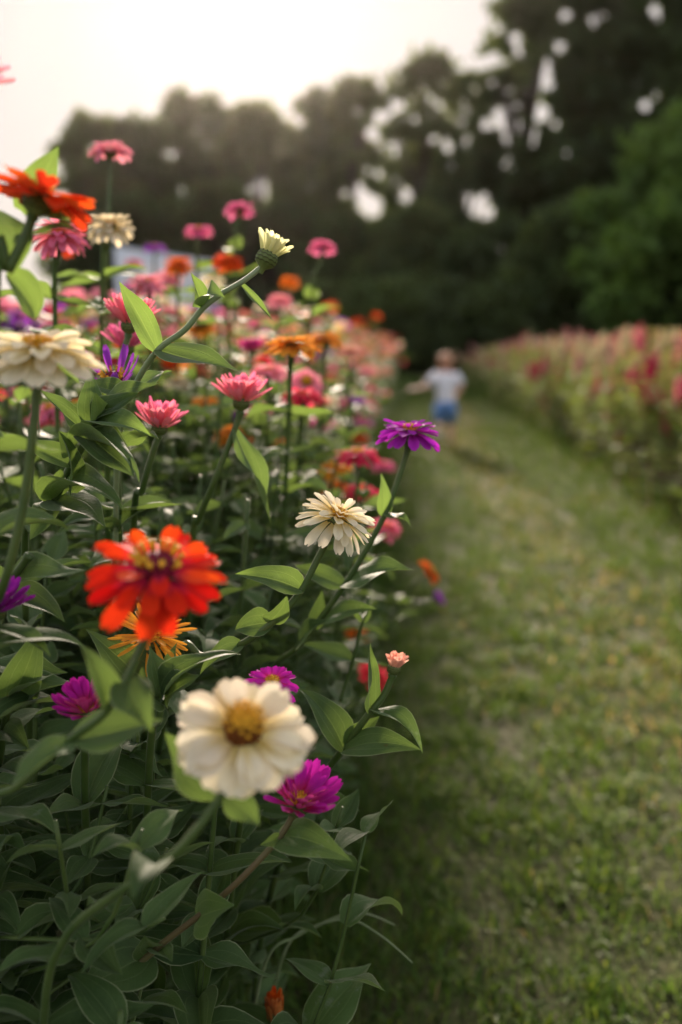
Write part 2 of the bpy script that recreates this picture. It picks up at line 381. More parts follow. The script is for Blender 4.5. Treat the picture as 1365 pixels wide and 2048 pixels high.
# ------------------------------------------------------------------ trees
def leaf_cloud(mb_v, mb_f, centers, radii, n_per, size, voids):
    V, F = mb_v, mb_f; off = sum(len(v) for v in V)
    for (c, rad), n in zip(zip(centers, radii), n_per):
        d = rng.normal(size=(n, 3)); d /= np.linalg.norm(d, axis=1)[:, None]
        rr = rng.random(n) ** 0.45 * np.where(rng.random(n) < .2, rng.uniform(1, 1.5, n), 1)
        p = np.array(c) + d * rr[:, None] * np.array(rad)
        for (a, b, r) in voids:
            a_ = np.array(a); ab = np.array(b) - a_; t = np.clip(((p - a_) @ ab) / (ab @ ab), 0, 1)
            dist = np.linalg.norm(p - (a_ + t[:, None] * ab), axis=1); p = p[dist > r]
        n = len(p)
        if n == 0: continue
        e1 = rng.normal(size=(n, 3)); e1 /= np.linalg.norm(e1, axis=1)[:, None]
        e2 = np.cross(e1, rng.normal(size=(n, 3))); e2 /= np.linalg.norm(e2, axis=1)[:, None]
        s = size * rng.uniform(0.6, 1.4, (n, 1))
        q = np.stack([p - e1 * s, p + e2 * s * .55, p + e1 * s, p - e2 * s * .55], 1).reshape(-1, 3)
        V.append(q); b0 = off + np.arange(n) * 4; F.append(np.stack([b0, b0 + 1, b0 + 2, b0 + 3], 1)); off += n * 4
def cloud_mesh(name, V, F, mat):
    V = np.concatenate(V); F = np.concatenate(F); me = bpy.data.meshes.new(name)
    me.vertices.add(len(V)); me.vertices.foreach_set('co', V.astype(np.float32).ravel())
    me.loops.add(len(F) * 4); me.loops.foreach_set('vertex_index', F.astype(np.int32).ravel())
    me.polygons.add(len(F)); me.polygons.foreach_set('loop_start', (np.arange(len(F)) * 4).astype(np.int32))
    me.update(calc_edges=True); me.validate(); me.materials.append(mat); return me
def tree(px, py_top, Y, w_px, label, mat=0, low=0.12, dens=1.0, size=0.2, nclump=60, voids=(), name='broadleaf_tree', cat='tree', group='trees closing the end of the path', clump=0.17):
    nclump = int(nclump * 2.1)
    top = P(px, py_top, Y); base = Vector((top.x, top.y, 0)); H = top.z; W = w_px / FPX * Y / 2
    root = empty(name, base); tag(root, label, cat, group)
    mb = MB(); lean = random.uniform(-.03, .03) * H
    trunk = catmull([(0, 0, -0.15), (lean * .3, 0, H * .25), (lean, 0, H * .55), (lean * 1.3, 0.1, H * .88)], 4)
    r0 = 0.022 * H
    tube(mb, trunk, [r0 * (1 - .86 * i / (len(trunk) - 1)) for i in range(len(trunk))], 8)
    centers, radii, ns = [], [], []
    for k in range(nclump):
        t = random.random() ** 0.85; zc = low + (0.93 - low) * t
        prof = math.sin(math.pi * min(1, max(0.0, (zc - low + .12) / (1.10 - low))) ** 0.85) ** 0.6
        a = random.uniform(0, 2 * math.pi); rr = W * prof * math.sqrt(random.random()) * 0.95
        cr = clump * W * random.uniform(.55, 1.15) + 0.25
        c = (math.cos(a) * rr, math.sin(a) * rr * .8, min(zc * H, H - cr * .75))
        centers.append(c); radii.append((cr, cr, cr * .75)); ns.append(int(190 * dens * (cr / 0.9) ** 2 * (0.2 / size) ** 2) + 8)
    for k in range(0, nclump, 5):
        c = Vector(centers[k]); j = max(2, min(len(trunk) - 2, int(len(trunk) * (c.z / H) * .75)))
        tube(mb, [trunk[j], trunk[j].lerp(c, .55) + Vector((0, 0, .03 * H)), c], [r0 * .35, r0 * .2, r0 * .06], 5)
    put('trunk', mb.mesh('trunk', [M_BARK]), root)
    vo = [(tuple(Vector(a) - base), tuple(Vector(b) - base), r) for a, b, r in voids]
    V, F = [], []; leaf_cloud(V, F, centers, radii, ns, size, vo)
    put('crown', cloud_mesh('crown', V, F, M_CROWN[mat]), root)
    return root
# openings through the foliage where the bright sky shows
VO = []
for px, py, r in [(712, 385, .5), (742, 412, .58), (520, 372, .45), (524, 392, .34), (952, 412, .5), (972, 424, .42), (395, 262, .22), (415, 288, .2), (345, 308, .26), (620, 376, .2),
                  (765, 232, .42), (745, 268, .34), (795, 210, .3), (830, 240, .25), (920, 245, .28), (1005, 232, .45), (1025, 255, .42), (1080, 225, .45),
                  (1060, 265, .4), (1085, 150, .42), (1070, 180, .38), (1120, 95, .3), (990, 120, .38), (880, 210, .26), (1040, 105, .3), (1290, 215, .26), (700, 350, .2),
                  (960, 130, .35), (860, 200, .25), (905, 330, .2), (760, 350, .25), (690, 300, .2), (560, 300, .16), (1310, 20, .3), (1190, 40, .3), (1130, 30, .3), (1005, 500, .18), (1135, 305, .2), (1235, 300, .18)]:
    d = cdir(px, py); VO.append((CO + d * 24, CO + d * 80, r * .9))
    for q in range(2):
        d = cdir(px + random.uniform(-26, 26), py + random.uniform(-26, 26)); VO.append((CO + d * 24, CO + d * 80, r * random.uniform(.3, .6)))
for q in range(40):
    d = cdir(random.uniform(690, 1115), random.uniform(55, 300)); VO.append((CO + d * 24, CO + d * 80, random.uniform(.12, .27)))
T = tree
T(175, 195, 42, 200, 'small rounded tree at the open left end of the tree line', 1, voids=VO, nclump=55)
T(262, 205, 44, 200, 'broad dark tree second from the open end of the tree line', 0, voids=VO)
T(385, 158, 45, 260, 'rounded dark tree beside the low sun glow', 0, voids=VO, nclump=70)
T(520, 178, 43, 250, 'dark tree right under the low sun glow', 1, voids=VO, nclump=70)
T(640, 150, 44, 230, 'dark tree just right of the low sun glow', 0, voids=VO, nclump=60)
T(720, 92, 42, 190, 'thin topped tree with pale sky gaps high in its crown', 1, voids=VO, nclump=52, dens=.75)
T(845, 62, 40, 250, 'airy rounded tree full of bright sky gaps', 1, voids=VO, nclump=58, dens=.7)
T(945, 105, 41, 190, 'airy tree with bright gaps between two taller trees', 1, voids=VO, nclump=46, dens=.7)
T(1075, -70, 36, 330, 'tall open crowned tree with sky gaps in a column', 0, voids=VO, nclump=80, dens=.8)
T(1215, -150, 33, 330, 'very tall dark tree towering past the frame top', 0, voids=VO, nclump=90)
T(1370, -190, 32, 330, 'very tall dark tree at the edge above the bright green bush', 0, voids=VO, nclump=90)
T(1440, 175, 26, 560, 'bright green bushy tree low in front of the dark wood', 2, voids=VO, low=.15, nclump=60, size=.15, dens=.7)
T(1165, 380, 28, 280, 'low green bush at the foot of the dark wood', 1, voids=VO, low=.1, nclump=46, size=.15, name='leafy_bush', cat='bush', group='bushes under the tree line')
UNDER = [(250, 380, 39, 300, 'below the broad dark tree'), (420, 350, 40, 300, 'below the tree beside the sun glow'), (570, 400, 38, 280, 'below the tree under the sun glow'), (690, 430, 36, 260, 'beside the warm sky gap'),
         (830, 400, 34, 280, 'below the airy rounded tree'), (940, 270, 37, 240, 'rising between the airy trees'), (1000, 420, 31, 260, 'right of the warm sky gaps'), (770, 560, 30, 260, 'closing the end of the grass path'),
         (900, 560, 29, 220, 'straight behind the running child'), (1020, 560, 28, 260, 'behind the far end of the celosia bed'), (640, 560, 31, 240, 'behind the far end of the zinnia row'), (1230, 520, 28, 240, 'behind the pink celosia tops'), (1350, 470, 27, 220, 'under the bright green bushy tree')]
for i, (px, py, Y, w, where) in enumerate(UNDER):
    T(px, py, Y, w, 'dark understorey bush ' + where, i % 3 == 1, voids=VO, low=.03, nclump=44, size=.17, dens=1.1, name='understorey_bush', cat='bush', group='dark understorey bushes')

# ------------------------------------------------------------------ leaf, petal and flower meshes
def leaf_geo(nu, nv, bend, fold, wave, twist, width=0.40, ph=0.0, tipcurl=0.0, maxpos=0.62):
    vs, uvs, fs = [], [], []
    x = z = 0.0; ang = bend / 2
    spine = []
    for i in range(nu + 1):
        spine.append((x, z, ang)); k = bend + (tipcurl * 3 if i > nu * .66 else 0)
        ang -= k / nu; x += math.cos(ang) / nu; z += math.sin(ang) / nu
    for i in range(nu + 1):
        u = i / nu; sx, sz, sa = spine[i]
        w = math.sin(math.pi * u ** maxpos) ** 0.9 if u < 1 else 0
        if u < .16: w = max(w, 0.34 * (1 - u / .16) + w * (u / .16))
        w *= width / 2 * (1.06 - .30 * u * u)
        tw = twist * u
        for j in range(nv + 1):
            v = -1 + 2 * j / nv
            y = v * w; zz = fold * abs(v) * w - 0.25 * fold * v * v * w + wave * w * math.sin(7 * u + ph + (1.3 if v > 0 else 0)) * v * v
            zz -= 0.10 * w * math.exp(-(v / 0.18) ** 2)
            y2 = y * math.cos(tw) - zz * math.sin(tw); z2 = y * math.sin(tw) + zz * math.cos(tw)
            vs.append(Vector((sx - math.sin(sa) * z2, y2, sz + math.cos(sa) * z2))); uvs.append((u, (v + 1) / 2))
    tip = vs[nu * (nv + 1) + nv // 2]; base = vs[nv // 2].copy()
    q = (tip - base).to_track_quat('X', 'Z').to_matrix(); L = (tip - base).length
    qi = q.inverted(); vs = [qi @ (p - base) / L for p in vs]
    for i in range(nu):
        for j in range(nv):
            a = i * (nv + 1) + j; fs.append((a, a + nv + 1, a + nv + 2, a + 1))
    return vs, fs, uvs
LEAVES = []
for k in range(16):
    mb = MB(); mb.add(*leaf_geo(11, 6, random.uniform(-0.2, 1.4), random.uniform(.15, .85), random.uniform(.08, .42), random.uniform(-.7, .7), random.uniform(.34, .48), random.uniform(0, 6), random.uniform(-.25, .45)))
    LEAVES.append(mb.mesh('leaf', [M_LEAF]))
LOWLEAF = [leaf_geo(5, 2, random.uniform(.2, 1.4), random.uniform(.2, .6), 0.1, random.uniform(-.4, .4), random.uniform(.34, .44)) for k in range(8)]
CLEAF = [leaf_geo(4, 2, random.uniform(.3, 1.6), random.uniform(.2, .6), 0.15, random.uniform(-.5, .5), random.uniform(.3, .42)) for k in range(8)]
def xf(geo, M):
    return [M @ p for p in geo[0]], geo[1], geo[2]

def petal_geo(L, W, elev, curl, cup=0.25, nu=7, nv=4, notch=0.06, side=0.0):
    cu = [0, .18, .4, .62, .8, .92, 1.0]; cw = [.26, .42, .72, .96, 1.0, .84, .42]
    vs, uvs, fs = [], [], []; x = z = 0; ang = elev
    for i in range(nu + 1):
        u = i / nu; w = np.interp(u, cu, cw) * W / 2
        for j in range(nv + 1):
            v = -1 + 2 * j / nv
            ext = -notch * L * (u ** 3) * (math.cos(v * math.pi * 2) * .5 + .5 if abs(v) < .5 else 0)
            y = v * w + side * u * u * L; h = cup * w * v * v - 0.06 * W * math.cos(v * 3 * math.pi) * min(1, u * 3)
            vs.append((x + math.cos(ang) * ext - math.sin(ang) * h, y, z + math.sin(ang) * ext + math.cos(ang) * h)); uvs.append((u, (v + 1) / 2))
        ang += curl / nu; x += math.cos(ang) * L / nu; z += math.sin(ang) * L / nu
    for i in range(nu):
        for j in range(nv):
            a = i * (nv + 1) + j; fs.append((a, a + nv + 1, a + nv + 2, a + 1))
    return vs, fs, uvs
# layer: count, ring radius, height, length, width, elevation, curl   (all for a bloom of diameter 1)
STYLE = {
    'plate': [(15, .09, -.02, .42, .17, -14, -14), (14, .09, .01, .41, .16, -4, -14), (12, .085, .03, .36, .15, 8, -16), (8, .08, .05, .26, .13, 20, -20)],
    'single': [(14, .10, .00, .41, .145, -12, -22), (13, .09, .03, .37, .135, 4, -24), (7, .09, .05, .28, .12, 22, -30)],
    'wide':   [(13, .11, -.01, .40, .26, -2, -10), (12, .10, .015, .40, .25, 6, -8), (6, .10, .03, .36, .22, 13, -12)],
    'double': [(12, .09, -.02, .42, .135, -24, -34), (13, .09, .00, .41, .135, -4, -32), (13, .085, .03, .38, .13, 10, -26), (11, .08, .055, .32, .12, 24, -24), (9, .07, .075, .24, .11, 40, -30)],
    'flat':   [(13, .09, -.01, .42, .16, -16, -18), (12, .085, .02, .40, .15, 0, -18), (11, .08, .045, .33, .14, 14, -22), (8, .07, .065, .24, .12, 30, -26)],
    'cup':    [(12, .10, -.03, .50, .14, 26, 18), (13, .09, .0, .50, .13, 40, 12), (12, .08, .03, .46, .12, 52, 4), (9, .06, .06, .38, .11, 62, -6)],
    'spread': [(10, .10, .0, .46, .10, 30, 20), (6, .10, .02, .44, .10, 44, 14)],
    'shag':   [(16, .08, -.02, .40, .06, -30, -20), (18, .08, .02, .38, .05, 0, -10), (16, .07, .06, .33, .05, 30, -10), (12, .05, .09, .28, .05, 55, -10)],
}
def disc_geo(mb, kind, D):
    rad, hgt = {'yellow': (.11, .05), 'cone': (.14, .20), 'maroon': (.13, .09), 'low': (.10, .04)}.get(kind, (.11, .05))
    vs, fs = [], []
    n, m = 16, 7
    for i in range(m + 1):
        t = i / m; r = rad * math.cos(t * math.pi / 2) ** .7 if i < m else 0.0; z = hgt * math.sin(t * math.pi / 2) + .04
        for k in range(n):
            a = 2 * math.pi * (k + .5 * (i % 2)) / n; rr = r * (1 + .07 * math.sin(5 * k + i * 3)); vs.append((rr * math.cos(a) * D, rr * math.sin(a) * D, z * D))
    for i in range(m):
        for k in range(n): fs.append((i * n + k, i * n + (k + 1) % n, (i + 1) * n + (k + 1) % n, (i + 1) * n + k))
    half = 4 if kind == 'cone' else 0
    mb.add(vs, [f for f in fs if min(f) < half * n], None, 1); mb.add(vs, [f for f in fs if min(f) >= half * n], None, 0 if kind != 'maroon' else 1)
    nf = {'maroon': 22, 'cone': 46}.get(kind, 34)
    for k in range(nf):                                                                     # little tubular florets
        a = 2.39996 * k; t = (k + .5) / nf; t = 0.45 + .5 * t if kind == 'maroon' else t
        q = math.acos(max(-1, 1 - min(1, 1 - t * .92)));  rr = rad * math.sqrt(t) * .97; zz = .04 + hgt * math.sqrt(max(0, 1 - t * .8))
        p = Vector((rr * math.cos(a), rr * math.sin(a), zz)) * D; d = Vector((math.cos(a) * math.sqrt(t) * .8, math.sin(a) * math.sqrt(t) * .8, 1)).normalized()
        fl = D * (.035 if kind != 'maroon' else .075); fr = D * (.010 if kind != 'maroon' else .015)
        if kind == 'maroon' and k % 5 in (1,): continue
        e = p + d * fl; tube(mb, [p, e], [fr * .8, fr], 5, 0)
        x_ = d.orthogonal().normalized(); y_ = d.cross(x_); pts = [e + d * fr * .3]
        for s_ in range(10):
            an = math.pi * s_ / 5; r_ = fr * (2.3 if s_ % 2 == 0 else 1.0); pts.append(e + (x_ * math.cos(an) + y_ * math.sin(an)) * r_ + d * fr * .7)
        mb.add(pts, [(0, 1 + s_, 1 + (s_ + 1) % 10) for s_ in range(10)], None, 0)
DISC_MATS = {'yellow': ('yellow', 'yellow'), 'cone': ('yellow', 'brown'), 'maroon': ('yellow', 'maroon'), 'low': ('yellow', 'brown')}
_disc = {}
def disc_mesh(kind):
    if kind not in _disc:
        mb = MB(); disc_geo(mb, kind, 1.0); a, b = DISC_MATS[kind]; _disc[kind] = mb.mesh('disc', [M_DISC[a], M_DISC[b]])
    return _disc[kind]
def calyx_geo(mb, mi=0, deep=.17, rad=.13):
    prof = [(.035, -deep - .10), (.045, -deep - .03), (.085, -deep), (rad * .92, -deep * .72), (rad, -deep * .35), (rad * .9, .0), (rad * .7, .03)]
    n = 14; vs = []; fs = []; uvs = []
    for i, (r, z) in enumerate(prof):
        for k in range(n): a = 2 * math.pi * k / n; vs.append((r * math.cos(a), r * math.sin(a), z)); uvs.append((.3, 0))
    for i in range(len(prof) - 1):
        for k in range(n): fs.append((i * n + k, i * n + (k + 1) % n, (i + 1) * n + (k + 1) % n, (i + 1) * n + k))
    mb.add(vs, fs, uvs, mi)
    for row in range(4):                                                                    # overlapping bracts
        zz = -deep + .012 + row * deep * .26; r = np.interp(zz, [p[1] for p in prof], [p[0] for p in prof])
        for k in range(11):
            a = 2 * math.pi * (k + .5 * (row % 2)) / 11; w = .040 * (r / rad) + .01; c, s_ = math.cos(a), math.sin(a)
            r2 = np.interp(zz + .045, [p[1] for p in prof], [p[0] for p in prof]) + .010; r1 = r + .004
            def q(rr, tt, z): return (rr * c - tt * s_, rr * s_ + tt * c, z)
            vs = [q(r1, -w, zz), q(r1, w, zz), q(r2 + .001, w * .95, zz + .03), q(r2, 0, zz + .052), q(r2 + .001, -w * .95, zz + .03)]
            mb.add(vs, [(0, 1, 2, 3, 4)], [(.1, 0), (.1, 0), (.8, 0), (1, 0), (.8, 0)], mi)
_caly = None
def calyx_mesh():
    global _caly
    if _caly is None: mb = MB(); calyx_geo(mb); _caly = mb.mesh('calyx', [M_CALYX])
    return _caly
_petal = {}
def petal_mesh(style, li, var, color):
    key = (style, li, var, color)
    if key not in _petal:
        n, r, z, L, W, e, c = STYLE[style][li]; st = random.getstate(); random.seed(hash((style, li, var)) % 9999 if False else li * 31 + var * 7 + len(style))
        mb = MB(); mb.add(*petal_geo(L * random.uniform(.9, 1.06), W * random.uniform(.9, 1.12), R(e + random.uniform(-6, 6)), R(c + random.uniform(-16, 16)), random.uniform(-.1, .4), notch=random.uniform(.02, .09), side=random.uniform(-.05, .05)))
        random.setstate(st); _petal[key] = mb.mesh('petal', [PET[color]])
    return _petal[key]
def hero_flower(parent, M, style, color, D, disc='yellow', calyx=True, missing=(), drop=.05):
    """bloom whose petals are sub-parts: flower > petal, disc"""
    fl = put('flower', calyx_mesh(), parent, M @ Matrix.Diagonal((D, D, D, 1)))
    for li, (n, r, z, L, W, e, c) in enumerate(STYLE[style]):
        off = random.uniform(0, 6.28)
        for k in range(n):
            if random.random() < drop or (li, k) in missing: continue
            a = off + 2 * math.pi * k / n + random.uniform(-.09, .09); s = random.uniform(.9, 1.07)
            Mp = Matrix.Rotation(a, 4, 'Z') @ Matrix.Translation((r, 0, z)) @ Matrix.Rotation(random.uniform(-.16, .16), 4, 'X') @ Matrix.Rotation(random.uniform(-.13, .13), 4, 'Y') @ Matrix.Diagonal((s, s, s, 1))
            put('petal', petal_mesh(style, li, random.randrange(4), color), fl, Mp)
    if disc: put('disc', disc_mesh(disc), fl, Matrix.Identity(4))
    return fl
_fl = {}
def flower_mesh(style, color, var=0, low=False):
    key = (style, color, var, low)
    if key not in _fl:
        mb = MB(); st = random.getstate(); random.seed(var * 13 + len(style))
        for n, r, z, L, W, e, c in STYLE[style]:
            off = random.uniform(0, 6)
            for k in range(n):
                g = petal_geo(L * random.uniform(.88, 1.08), W * random.uniform(.95, 1.2), R(e + random.uniform(-9, 9)), R(c + random.uniform(-16, 16)), random.uniform(0, .3), 3 if low else 5, 2, .03)
                Mx = Matrix.Rotation(off + 2 * math.pi * k / n + random.uniform(-.1, .1), 4, 'Z') @ Matrix.Translation((r, 0, z))
                mb.add([Mx @ Vector(p) for p in g[0]], g[1], g[2], 0)
        calyx_geo(mb, 1)
        random.setstate(st); _fl[key] = mb.mesh('flower', [PET[color], M_CALYX])
    return _fl[key]
def simple_flower(parent, M, style, color, D, disc='yellow', var=0):
    fl = put('flower', flower_mesh(style, color, var), parent, M @ Matrix.Diagonal((D, D, D, 1)))
    if disc: put('disc', disc_mesh(disc), fl, Matrix.Identity(4))
    return fl

# ------------------------------------------------------------------ hero zinnia plants, read off the photograph
GRP = 'zinnias in the row beside the path'
def put_leaf(root, b, t, hint, width=1.0, mesh=None):
    o = root.location; b = Vector(b); t = Vector(t); L = (t - b).length
    return put('leaf', mesh or random.choice(LEAVES), root, place(b - o, frame(t - b, hint), (L, L * width, L)))
def hero(label, stem, flower=None, leaves=(), base=None, r=0.0030, mat=None, auto=True, simple=False, name='zinnia_plant', group=GRP):
    """stem: [(px, py, depth)...] from the bloom down; base: ground point"""
    pts = [P(*s) for s in stem]
    last = pts[-1]
    if base is None:
        d = (pts[-1] - pts[-2]).normalized() if len(pts) > 1 else Vector((0, 0, -1))
        base = Vector((min(-0.13, last.x + d.x * .14 - .03), last.y + max(-.02, d.y * .2) + .10, 0))
    base = Vector((base[0], base[1], gz(base[0], base[1])))
    root = empty(name, base); tag(root, label, 'flower plant' if flower else 'plant', group)
    mid = last.lerp(base, .45); mid.x = last.x * .35 + base.x * .65; mid.y = last.y * .4 + base.y * .6
    path = catmull(pts + [mid, base - Vector((0, 0, .02))], 7)
    n = len(path); rad = []
    for i in range(n): rad.append(r * (1.0 + .25 * (i / n)) * (1.35 if i < 2 else 1.0))
    mb = MB(); tube(mb, [p - base for p in path], rad, 9); put('stem', mb.mesh('stem', [mat or M_STEM]), root)
    if flower:
        ax = camvec(*flower['axis']); D = flower['D']; top = pts[0]
        M = place(top - base + ax * D * .20, axis_frame(ax, random.uniform(0, 6)))
        if simple: simple_flower(root, M, flower['style'], flower['color'], D, flower.get('disc', 'yellow'), random.randrange(3))
        else: hero_flower(root, M, flower['style'], flower['color'], D, flower.get('disc', 'yellow'), drop=flower.get('drop', .05))
    for lf in leaves:
        (bx, by, bd), (tx, ty, td), hint = lf[:3]; w = lf[3] if len(lf) > 3 else 1.0
        mesh = LEAVES[lf[4]] if len(lf) > 4 else None
        put_leaf(root, P(bx, by, bd), P(tx, ty, td), camvec(*hint), w, mesh)
    if auto:                                                                                # opposite leaf pairs down the hidden stem
        acc = 0; start = len(pts) * 7 - 8; ang = random.uniform(0, 3)
        for i in range(max(1, start), n - 2):
            acc += (path[i] - path[i - 1]).length
            if acc > .042 and path[i].z > .12:
                acc = 0; ang += 1.57
                for s_ in (0, math.pi):
                    a = ang + s_; L = random.uniform(.055, .085)
                    d = Vector((math.cos(a), math.sin(a), random.uniform(-.15, .45))).normalized()
                    put_leaf(root, path[i], path[i] + d * L, (0, 0, 1))
    return root
UP, FACE, TOP = (0, 1, .25), (0, .35, 1), (0, 1, .7)
# scarlet bloom, out of focus in front
hero('zinnia with big scarlet bloom and magenta eye ringed by yellow florets', [(316, 1192, .60), (278, 1310, .60), (215, 1420, .60), (140, 1480, .61), (40, 1570, .65), (-60, 1680, .70)],
     dict(style='single', color='scarlet', D=.090, axis=(.10, .80, .55), disc='maroon', drop=0),
     [((140, 1482, .61), (25, 1570, .57), (0, .8, .7), 1.25, 0), ((150, 1478, .61), (330, 1440, .62), (0, .6, .6), 1.2), ((215, 1420, .605), (160, 1290, .60), (.7, .3, .8), .9), ((250, 1360, .60), (305, 1465, .575), (.2, .1, 1), 1.2)], r=.0025)
# big cream bloom, nearest
hero('zinnia with wide cream white bloom and domed golden brown eye', [(476, 1500, .585), (445, 1585, .585), (385, 1670, .58), (320, 1735, .59), (215, 1800, .62), (130, 1880, .66), (90, 2020, .70)],
     dict(style='wide', color='cream', D=.081, axis=(.20, .74, .64), disc='cone', drop=0),
     [((320, 1735, .59), (265, 1800, .55), (-.2, .3, 1), 1.3), ((455, 1590, .60), (520, 1650, .60), (.3, .3, 1), 1.4), ((440, 1590, .60), (330, 1465, .62), (.1, .4, 1), 1.4)], r=.0026)
# in-focus cream double bloom
hero('zinnia with layered cream double bloom tilted on a curved stem', [(663, 1066, .85), (640, 1110, .85), (600, 1185, .85), (545, 1245, .85), (480, 1290, .86), (408, 1312, .88), (350, 1335, .92)],
     dict(style='double', color='cream', D=.073, axis=(.33, .80, .28), disc='low'),
     [((603, 1180, .85), (470, 1148, .84), (.1, .6, .8), 1.1, 2), ((545, 1245, .855), (470, 1260, .87), (0, .4, 1), 1.6), ((540, 1243, .85), (575, 1190, .83), (.6, .2, 1), 1.3), ((484, 1290, .86), (400, 1350, .85), (0, .7, .7), 1.1)], r=.0028)
# purple bloom on a long straight stem
hero('zinnia with violet purple double bloom on a long straight stem over the path', [(818, 892, 1.0), (800, 950, 1.0), (765, 1040, 1.0), (690, 1170, 1.01), (600, 1290, 1.04), (530, 1380, 1.10)],
     dict(style='flat', color='purple', D=.070, axis=(.05, .97, .22), disc='yellow'),
     [((768, 1030, 1.0), (762, 945, .99), (.3, 0, 1), 1.0), ((770, 1030, 1.0), (824, 1055, .97), (-.2, 1, .3), .8), ((690, 1168, 1.01), (830, 1140, .97), (0, .8, .7), 1.15, 4), ((688, 1172, 1.01), (590, 1130, 1.03), (0, .7, .7)),
      ((630, 1255, 1.03), (755, 1218, .99), (0, .9, .5), 1.0), ((628, 1258, 1.03), (645, 1180, 1.02), (.5, .3, 1)), ((605, 1290, 1.04), (655, 1240, 1.0), (0, .6, .8), 1.2)], r=.0028)
# cream bloom cut by the left edge
hero('zinnia with layered ivory cream bloom on an upright yellow green stem', [(78, 752, .64), (68, 850, .64), (52, 980, .645), (28, 1100, .65), (0, 1190, .66), (-60, 1330, .70)],
     dict(style='plate', color='cream', D=.082, axis=(.05, .95, .30), disc='low'), r=.0029)
# vermilion bloom seen from below at upper left
hero('zinnia with vermilion orange bloom seen from below with scaly green cup', [(66, 432, .62), (50, 475, .62), (18, 540, .62), (-10, 610, .63)],
     dict(style='wide', color='vermilion', D=.068, axis=(.34, .92, .05), disc='yellow'),
     [((48, 480, .64), (160, 468, .62), (0, .9, .5), 1.1, 1), ((40, 420, .66), (118, 292, .66), (.7, .1, .8), 1.0), ((70, 410, .66), (145, 440, .64), (0, .5, .9), .8), ((15, 545, .62), (-60, 420, .66), (.5, .3, 1), 1.3), ((12, 548, .62), (70, 640, .66), (.5, .3, 1), 1.2)], r=.0031)
# arching bud
bud_root = hero('arching zinnia stem ending in a half open cream yellow bud', [(528, 530, .84), (490, 560, .84), (440, 590, .84), (405, 618, .84), (370, 660, .84), (312, 705, .845), (262, 790, .87), (235, 900, .92)],
     None, [((315, 702, .845), (238, 562, .84), (.6, .1, .8), .8, 3), ((318, 700, .845), (478, 742, .81), (.1, .75, .7), .95, 5), ((408, 612, .84), (382, 545, .83), (.6, .1, .9), 1.5), ((410, 612, .84), (450, 595, .80), (0, .5, 1), 1.3),
            ((478, 566, .84), (550, 646, .86), (.6, .4, .7), .5), ((262, 790, .87), (345, 742, .9), (0, .8, .6), 1), ((262, 790, .87), (150, 760, .85), (0, .6, .8), 1)], mat=M_STEM_P, r=.0023)
bx = camvec(.42, .90, .05); fl = put('flower', calyx_mesh(), bud_root, place(P(528, 530, .84) - bud_root.location + bx * .0105, axis_frame(bx)) @ Matrix.Diagonal((.068, .068, .068, 1)))
STYLE['bud'] = [(13, .10, -.02, .27, .12, 66, -20), (11, .07, .01, .26, .10, 76, -14)]
for li, (n, r, z, L, W, e, c) in enumerate(STYLE['bud']):
    for k in range(n):
        a = 2 * math.pi * k / n + li * .3 + random.uniform(-.1, .1); s = random.uniform(.75, 1.15)
        put('petal', petal_mesh('bud', li, k % 4, 'yellowgreen'), fl, Matrix.Rotation(a, 4, 'Z') @ Matrix.Translation((r, 0, z)) @ Matrix.Diagonal((s, s, s, 1)))
# cups and mid heroes
hero('zinnia with pink cup shaped bloom behind the long arching leaf', [(258, 668, 1.0), (245, 715, 1.0), (225, 800, 1.02), (215, 880, 1.06)], dict(style='cup', color='coral', D=.062, axis=(.12, .95, .25), disc='low'))
hero('zinnia with rose cup bloom half hidden below the pink cup', [(255, 712, 1.12), (250, 790, 1.12), (240, 880, 1.16)], dict(style='cup', color='rose', D=.058, axis=(.05, .97, .2), disc=None))
hero('zinnia with coral pink cup bloom on a bare slanting stem', [(482, 822, 1.0), (462, 880, 1.0), (430, 960, 1.0), (398, 1040, 1.02), (385, 1100, 1.04)], dict(style='cup', color='coral', D=.060, axis=(.08, .96, .25), disc='low'),
     [((470, 860, 1.0), (545, 1052, 1.0), (.7, .3, .7), .7)])
hero('zinnia with coral cup bloom beside the leafy shoot', [(318, 872, .95), (305, 910, .95), (285, 980, .96), (268, 1060, 1.0)], dict(style='cup', color='coral', D=.054, axis=(.16, .93, .3), disc='low'))
hero('zinnia with spidery lilac petals and yellow eye behind the leafy shoot', [(232, 790, .92), (232, 850, .93), (235, 950, .96)], dict(style='spread', color='lilac', D=.070, axis=(0, .72, .62), disc='maroon'))
hero('zinnia with magenta cup bloom on a long reddish leaning stem', [(588, 1628, .76), (555, 1680, .76), (480, 1760, .76), (400, 1830, .77), (305, 1905, .78), (170, 2040, .80)],
     dict(style='cup', color='magenta', D=.062, axis=(.28, .82, .42), disc='yellow'),
     [((395, 1835, .775), (470, 1810, .74), (-.2, .5, 1), 1.4), ((560, 1675, .76), (520, 1690, .75), (0, .2, 1), 1.4), ((555, 1672, .77), (705, 1722, .72), (0, .7, .7), 1.0), ((310, 1895, .785), (345, 1925, .75), (0, .8, .6), 1.1), ((300, 1905, .79), (160, 1980, .74), (.2, .7, .7), 1.7), ((305, 1905, .79), (290, 1870, .76), (.2, .3, 1), 1.6)], mat=M_STEM_R, r=.0023)
hero('zinnia with magenta upright petals tucked among dark leaves', [(180, 1440, .76), (178, 1480, .77), (170, 1560, .80)], dict(style='cup', color='magenta', D=.050, axis=(-.1, .85, .45), disc='yellow'))
hero('zinnia with magenta bloom peeking over the wide cream bloom', [(545, 1385, .82), (530, 1440, .83), (500, 1520, .86)], dict(style='flat', color='magenta', D=.048, axis=(.05, .85, .5), disc='yellow'))
